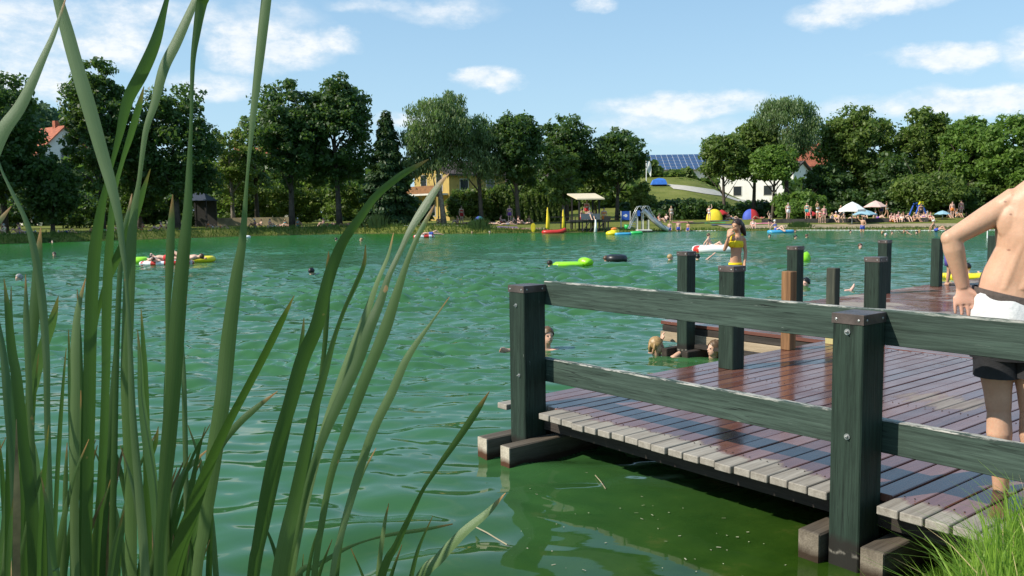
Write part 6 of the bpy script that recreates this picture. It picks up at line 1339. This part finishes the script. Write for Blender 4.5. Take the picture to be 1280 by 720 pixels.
# ------------------------------------------------------------------ kids in the notch of the jetty
def near_person(J, origin, rz, label, voxel, hs, hairstyle, hair_c, sk_c, suit=None, top=None, smooth=2, slim=1.0):
    me, Mx = figure(J, voxel, hands=True, hs=hs, slim=slim, smooth=smooth)
    t = thing('person', origin, label, 'person', None, rz); link('body', me, t, sk_c)
    mb = MB(); hairmesh(mb, J['head'], Mx, hs * 1.04, hairstyle); mb.build('hair', hairm, t, True, hair_c); return t
def sc(J, s_):
    o = {}
    for k, v in J.items():
        if k in ('fwd', 'up') or k.startswith('hand'): o[k] = v
        else: o[k] = tuple(np.array(v) * s_)
    return o
s_ = .82; Q = WZ(821, 443, 0)
J = sc(SWIM, s_); J.update(head=(0, -.02, .115), neck=(0, .02, -.01), fwd=(.92, -.30, 0), elR=(.18, -.14, -.02), wrR=(.33, -.05, .06), shR=(.13, -.02, -.06), shL=(-.12, .05, -.06), elL=(.02, .22, 0.02), wrL=(.10, .26, .12), handR=((.25, .1, 1), (1, 0, 0), .5), handL=((.1, .1, 1), (1, 0, 0), .4))
near_person(J, (Q[0], Q[1], 0), 0, 'blond child in the water reaching one bent arm towards the jetty corner', .011, .20, 'bob', (.40, .25, .10), (.56, .33, .22))
Q = WZ(892, 448, 0); J = sc(SWIM, s_); J.update(head=(0, -.02, .12), neck=(0, .02, 0), fwd=(-.95, -.25, 0.1), elL=(-.22, -.10, -.06), wrL=(-.30, -.02, -.06))
near_person(J, (Q[0], Q[1], 0), 0, 'boy with short brown hair in the water facing the blond child', .011, .20, 'short', (.13, .075, .035), (.60, .36, .25))
# woman behind the far railing post
Q = WZ(680, 436, 0); J = dict(SWIM); J.update(head=(0.02, -.02, .17), neck=(0, .02, .02), shL=(-.17, .06, -.06), shR=(.16, -.03, -.05), fwd=(.35, -.95, .08), elL=(-.36, .0, -.03), wrL=(-.50, -.10, .0), elR=(.2, -.12, -.2), wrR=(.12, -.25, -.3))
near_person(J, (Q[0] + .03, Q[1], 0), 0, 'woman in the water half hidden behind the far railing post', .012, .225, 'short', (.16, .09, .04), (.62, .36, .25))
# child in purple shorts
P = WZ(1185, 356, DECK); J = sc(STAND, .56); me, Mx = figure(J, .012, hands=False, hs=.19, slim=.75, smooth=2); t = thing('person', (P[0], P[1], DECK), "small child in purple shorts standing on the far platform behind the man's elbow", 'person', None, R(60)); link('body', me, t, SK['tan']); trunks(J, .65, 1.2, .10, .15).build('swim_shorts', fabric, t, True, (.10, .07, .32)); mb = MB(); hairmesh(mb, J['head'], Mx, .195, 'short'); mb.build('hair', hairm, t, True, HC['brown'])

# ------------------------------------------------------------------ girl in the yellow bikini
def plane(base, px, py, off=0.0):
    n = np.array([base[0], base[1], 0.0]); n /= np.linalg.norm(n); d = ray(px, py); t_ = ((np.array(base) - CAM) @ n + off) / (d @ n); return Vector(CAM + d * t_)
GB = np.array([3.03, 11.46, DECK])
def g(px, py, off=0.0): return plane(GB, px, py, off) - Vector(GB)
J = dict(pelvis=g(919.5, 331), chest=g(920.5, 305), neck=g(923, 294.5), head=g(921, 282, -.01), shL=g(912.5, 298.5, -.06), shR=g(929.5, 298, .05), elL=g(905.5, 312, -.10), elR=g(932, 316, .05), wrL=g(911, 295, -.16), wrR=g(930.5, 332, -.02),
         hipL=g(916.5, 336), hipR=g(923, 336), knL=g(915, 362, -.02), knR=g(924, 362, .03), anL=g(917, 386, .01), anR=g(925, 386, .06), fwd=(-.80, -.58, -.10), up=(-.06, 0, 1))
J['handL'] = ((.25, .1, 1), (.5, .5, 0), .35); J['handR'] = ((-.15, -.1, -1), (-1, 0, 0), .3)
J = {k: (tuple(v) if isinstance(v, Vector) else v) for k, v in J.items()}
me, Mx = figure(J, .009, hands=True, hs=.182, slim=.72, smooth=3)
t = thing('person', GB, 'girl in a yellow bikini standing on the far platform with a hand at her mouth', 'person'); link('body', me, t, (.50, .27, .16))
mb = MB(); hc = Vector(J['head']); hairmesh(mb, J['head'], Mx, .180, 'short'); mb.tube([g(922, 277, .03), g(926, 283, .06), g(929, 289, .07), g(932, 295, .07)], [.055, .056, .040, .010], 12); mb.build('hair', hairm, t, True, (.035, .018, .012))
mb = MB(); L_ = (Vector(J['shR']) - Vector(J['shL'])).normalized(); c = Vector(J['chest']); up_ = Vector((0, 0, 1)); sw = (Vector(J['shR']) - Vector(J['shL'])).length / 2
mb.tube([c - up_ * .045, c - up_ * .01, c + up_ * .035, c + up_ * .05], [(sw * .92, sw * .62), (sw * 1.0, sw * .70), (sw * .93, sw * .63), (sw * .80, sw * .52)], 20, side=L_, cap=False)
fr_ = Vector((-.6, -.8, 0)).normalized()
for e, sh in ((-1, 'shL'), (1, 'shR')):
    mb.ball(c + L_ * e * .05 + fr_ * sw * .52 + up_ * .0, (.052, .045, .045), 12); s0 = Vector(J[sh]).lerp(Vector(J['neck']), .35) + up_ * .028
    mb.tube([c + L_ * e * .06 + fr_ * sw * .6 + up_ * .03, s0 + fr_ * .045, s0 + up_ * .012, s0 - fr_ * .05, c + L_ * e * .05 - fr_ * sw * .66 + up_ * .03], .011, 7)
mb.build('bikini_top', fabric, t, True, (.80, .58, .01))
mb = MB(); p = Vector(J['pelvis']); mb.tube([p - up_ * .085, p - up_ * .05, p - up_ * .0, p + up_ * .03], [(sw * .32, sw * .50), (sw * .80, sw * .62), (sw * .98, sw * .70), (sw * .96, sw * .68)], 20, side=L_); mb.build('bikini_bottoms', fabric, t, True, (.80, .58, .01))

# ------------------------------------------------------------------ man seen from behind at the railing
MBASE = np.array([2.42, 4.16, DECK])
def h(px, py, off=0.0): return plane(MBASE, px, py, off) - Vector(MBASE)
n_ = Vector((MBASE[0], MBASE[1], 0)).normalized(); lat = Vector((n_.y, -n_.x, 0))
b = MB()
TS = [(1304, 224, .066, .062), (1302, 236, .105, .070), (1298, 252, .158, .082), (1296, 272, .178, .098), (1294, 296, .170, .108), (1288, 320, .156, .104), (1276, 338, .148, .098), (1266, 355, .146, .098), (1262, 375, .150, .104), (1261, 400, .156, .112), (1262, 425, .152, .115), (1263, 448, .12, .09)]
b.tube([h(x, y, .0) for x, y, _, _ in TS], [(a, c) for _, _, a, c in TS], 30, side=lat)
b.tube([h(1302, 245, .0), h(1304, 226, -.0), h(1307, 206, .02)], [.080, .066, .060], 16)
# shoulder blades and the muscle columns either side of the spine
b.ball(h(1268, 280, -.050), (.075, .034, .095), 20, rot=Matrix.Rotation(-.5, 3, 'Z')); b.ball(h(1322, 278, -.050), (.075, .034, .095), 20, rot=Matrix.Rotation(-.5, 3, 'Z'))
for e in (-1, 1): b.tube([h(1298 + e * 9, 262, -.055), h(1292 + e * 10, 300, -.072), h(1279 + e * 11, 332, -.068), h(1267 + e * 11, 362, -.072)], [.024, .032, .034, .03], 12)
# left arm akimbo
shl, elb, wr = h(1251, 262, .0), h(1189, 298, -.10), h(1204, 359, -.05)
b.tube([h(1285, 246, 0), h(1268, 249, 0), shl, shl.lerp(elb, .3), shl.lerp(elb, .62), elb], [.045, .058, .062, .058, .051, .043], 22)
b.ball(elb + Vector((-.008, 0, 0)), .041, 14)
b.tube([elb, elb.lerp(wr, .22), elb.lerp(wr, .55), wr], [.043, .049, .041, .031], 18)
# hand on the hip: palm towards the camera, fingers down
dn = (h(1207, 394, -.07) - wr).normalized(); pn = -n_; sd = lat
b.tube([wr - dn * .035, wr + dn * .02, wr + dn * .065, wr + dn * .085], [(.028, .027), (.035, .022), (.045, .017), (.044, .013)], 14, side=lat)
k0 = wr + dn * .066
for i, (o_, L, r_, bend) in enumerate(((-.041, .070, .0092, .1), (-.0145, .086, .0100, .15), (.012, .092, .0102, .2), (.037, .086, .0098, .3))):
    p = [k0 + lat * o_ - dn * .02, k0 + lat * o_]; c = 0
    for sgm in (.42, .32, .26): c += bend * .6; p.append(p[-1] + (dn * math.cos(c) - pn * math.sin(c) * .5 + lat * (o_ * 1.2)).normalized() * L * sgm)
    b.tube(p, [r_, r_ * 1.05, r_, r_ * .92, r_ * .65], 10)
th0 = wr + dn * .02 + lat * .026; b.tube([wr + lat * .01, th0, th0 + (lat * .8 + dn * .45).normalized() * .035, th0 + (lat * .85 + dn * .25).normalized() * .065, th0 + (lat * .85 + dn * .12).normalized() * .088], [.022, .019, .0145, .012, .008], 10)
# right arm hanging
shr, er, wrr = h(1350, 262, .0), h(1368, 335, .02), h(1362, 400, .08)
b.tube([h(1330, 250, 0), shr, shr.lerp(er, .35), er], [.052, .064, .056, .043], 18); b.ball(h(1347, 254, 0), (.066, .062, .058), 16); b.ball(er, .042, 12); b.tube([er, er.lerp(wrr, .25), wrr], [.043, .047, .030], 16); hand(b, wrr, (0.0, .1, -1), -lat, .185, .3)
# legs
for (hx0, kx, ax, o2) in ((1243, 1248.5, 1251, .0), (1287, 1290, 1291, .03)):
    H_, K_, A_ = h(hx0, 425, o2), h(kx, 512, o2 - .02), h(ax, 612, o2)
    b.tube([H_, H_.lerp(K_, .35), H_.lerp(K_, .75), K_], [.092, .082, .063, .056], 18)
    b.tube([K_ - Vector((0, 0, -.02)), K_, K_.lerp(A_, .28) - n_ * .012, K_.lerp(A_, .65), A_], [.055, .053, .058, .043, .036], 18)
    fdir = n_; b.tube([A_ - fdir * .05 + Vector((0, 0, -.035)), A_ + fdir * .02 + Vector((0, 0, -.03)), A_ + fdir * .12 + Vector((0, 0, -.045)), A_ + fdir * .20 + Vector((0, 0, -.055))], [(.030, .030), (.036, .036), (.046, .024), (.030, .012)], 14, side=lat)
    for q in range(5): b.tube([A_ + fdir * .17 + lat * (q - 2) * .017 + Vector((0, 0, -.055)), A_ + fdir * (.215 - .006 * abs(q - 1)) + lat * (q - 2) * .017 + Vector((0, 0, -.06))], [.011, .008], 8)
hcen = h(1310, 189, .035); head(b, hcen, tuple(n_ * .9 + lat * .3), (0, 0, 1), .24)
man_skin, nt, out = newmat('sunlit_skin'); co = objco(nt)
pores = noise(nt, co, 90, 3, .6); blot = noise(nt, co, 7, 4, .6)
col = ramp(nt, blot, [(.3, (.47, .265, .165)), (.7, (.585, .355, .235))]); col = mix(nt, col, ramp(nt, pores, [(.3, .93), (.7, 1.04)]), .8, 'MULTIPLY')
spz = N(nt, 'SeparateXYZ', {0: N(nt, 'TexCoord').outputs['Object']})
# moles
ml = None
for (x, y) in ((1244, 253), (1266, 252), (1269, 268), (1266, 313)):
    q = h(x, y, -.11); dv = N(nt, 'VectorMath', operation='DISTANCE'); nt.links.new(co, dv.inputs[0]); dv.inputs[1].default_value = tuple(q)
    k_ = math_(nt, 'LESS_THAN', dv.outputs['Value'], .0)
    # distance in the x-z plane only
    cx = N(nt, 'CombineXYZ', {0: spz.outputs[0], 1: float(q.y), 2: spz.outputs[2]}); nt.links.new(cx.outputs[0], dv.inputs[0])
    k_ = ramp(nt, math_(nt, 'MULTIPLY', dv.outputs['Value'], 40.0), [(.12, 1.0), (.26, 0.0)]); ml = k_ if ml is None else math_(nt, 'MAXIMUM', ml, k_)
col = mix(nt, col, (.22, .10, .06), math_(nt, 'MULTIPLY', ml, .75))
# pinker palm and elbow
dv = N(nt, 'VectorMath', operation='DISTANCE'); nt.links.new(co, dv.inputs[0]); dv.inputs[1].default_value = tuple(wr + dn * .09); pk = ramp(nt, math_(nt, 'MULTIPLY', dv.outputs['Value'], 5.0), [(.1, .36), (1.0, 0.0)]); col = mix(nt, col, (.66, .32, .26), pk)
bs_ = pbsdf(nt, out, **{'Base Color': col, 'Roughness': .48, 'Specular IOR Level': .35, 'Subsurface Weight': .18, 'Subsurface Scale': 1.0, 'Normal': bump(nt, math_(nt, 'ADD', pores, math_(nt, 'MULTIPLY', blot, .6)), .12, .003)}); bs_.inputs['Subsurface Radius'].default_value = (.014, .005, .003)
me = remesh(b, 'body', man_skin, .0048, 6, .5)
t = thing('person', MBASE, 'bare-backed man in black and white shorts at the railing, one hand on his hip', 'person'); link('body', me, t)
mb = MB(); Mx = frame(tuple(n_ * .9 + lat * .3), (0, 0, 1)); hairmesh(mb, hcen, Mx, .25, 'short'); mb.build('hair', hairm, t, True, (.10, .055, .03))
# shorts: grey waistband, folded white upper part, black legs
def loft(secs, n=40, wob=0.0, seed=0):
    mb = MB(); r_ = random.Random(seed); m_ = len(secs); V = []
    ph = [r_.uniform(0, 6.28) for _ in range(5)]
    for i, (c, a, d_) in enumerate(secs):
        for j in range(n):
            t_ = 2 * math.pi * j / n; w_ = 1 + wob * (math.sin(t_ * 5 + ph[0] + i * .5) * .5 + math.sin(t_ * 9 + ph[1] - i * .7) * .35 + math.sin(t_ * 14 + ph[2] + i) * .2)
            V.append(Vector(c) + lat * a * w_ * math.cos(t_) + n_ * d_ * w_ * math.sin(t_))
    mb.add([tuple(v) for v in V], [(i * n + j, i * n + (j + 1) % n, (i + 1) * n + (j + 1) % n, (i + 1) * n + j) for i in range(m_ - 1) for j in range(n)]); return mb
def slant(py, dpy=0.0):     # waist line falls to the right
    return py
def ring(px, py, a, d_, off=0.0, tilt=.0): return (h(px, py, off), a, d_)
def loft_t(secs, tilt, n=48, wob=.0, seed=0):
    """like loft, but each ring tilts down towards the right by 'tilt' metres per metre"""
    mb = loft(secs, n, wob, seed); V = []
    for i, (c, a, d_) in enumerate(secs):
        tl = tilt[i] if hasattr(tilt, '__len__') else tilt
        for j in range(n):
            v = Vector(mb.v[i * n + j]); v.z -= tl * (v - Vector(c)).dot(lat); V.append(tuple(v))
    mb.v = V; return mb
cloth_w = simple('white_swim_cloth', (.60, .60, .585), .8, .06, 4.5, bmp=.55); cloth_b = simple('black_swim_cloth', (.012, .012, .014), .75, .2, 30, bmp=.3); cloth_g = simple('grey_waistband', (.085, .065, .055), .9, .2, 60, bmp=.5)
mb = loft_t([ring(1261, 372, .160, .116), ring(1261, 378, .168, .126), ring(1261, 388, .172, .132), ring(1261, 398, .180, .138), ring(1261, 408, .184, .140), ring(1261, 417, .182, .138), ring(1261, 421, .172, .130)], .22, 90, .034, 3); mb.build('white_panel', cloth_w, t, True)
mb = loft_t([ring(1261, 366, .1535, .108), ring(1261, 367, .160, .115), ring(1261, 373, .164, .119), ring(1261, 380, .166, .121), ring(1261, 382, .160, .115)], .22, 64, .006, 4); mb.build('waistband', cloth_g, t, True)
mb = loft_t([ring(1261, 412, .176, .132), ring(1261, 425, .174, .132), ring(1261, 448, .168, .120)], [.2, .1, 0], 64, .02, 5)
for (hx0, kx, o2) in ((1243, 1248.5, .0), (1287, 1290, .03)):
    H_, K_ = h(hx0, 425, o2), h(kx, 512, o2 - .02)
    secs = [(H_, .098, .115), (H_.lerp(K_, .2), .100, .110), (H_.lerp(K_, .38), .100, .104), (H_.lerp(K_, .52), .104, .106)]
    m2 = loft(secs, 40, .03, int(hx0)); mb.add(m2.v, m2.f)
mb.build('short_legs', cloth_b, t, True)
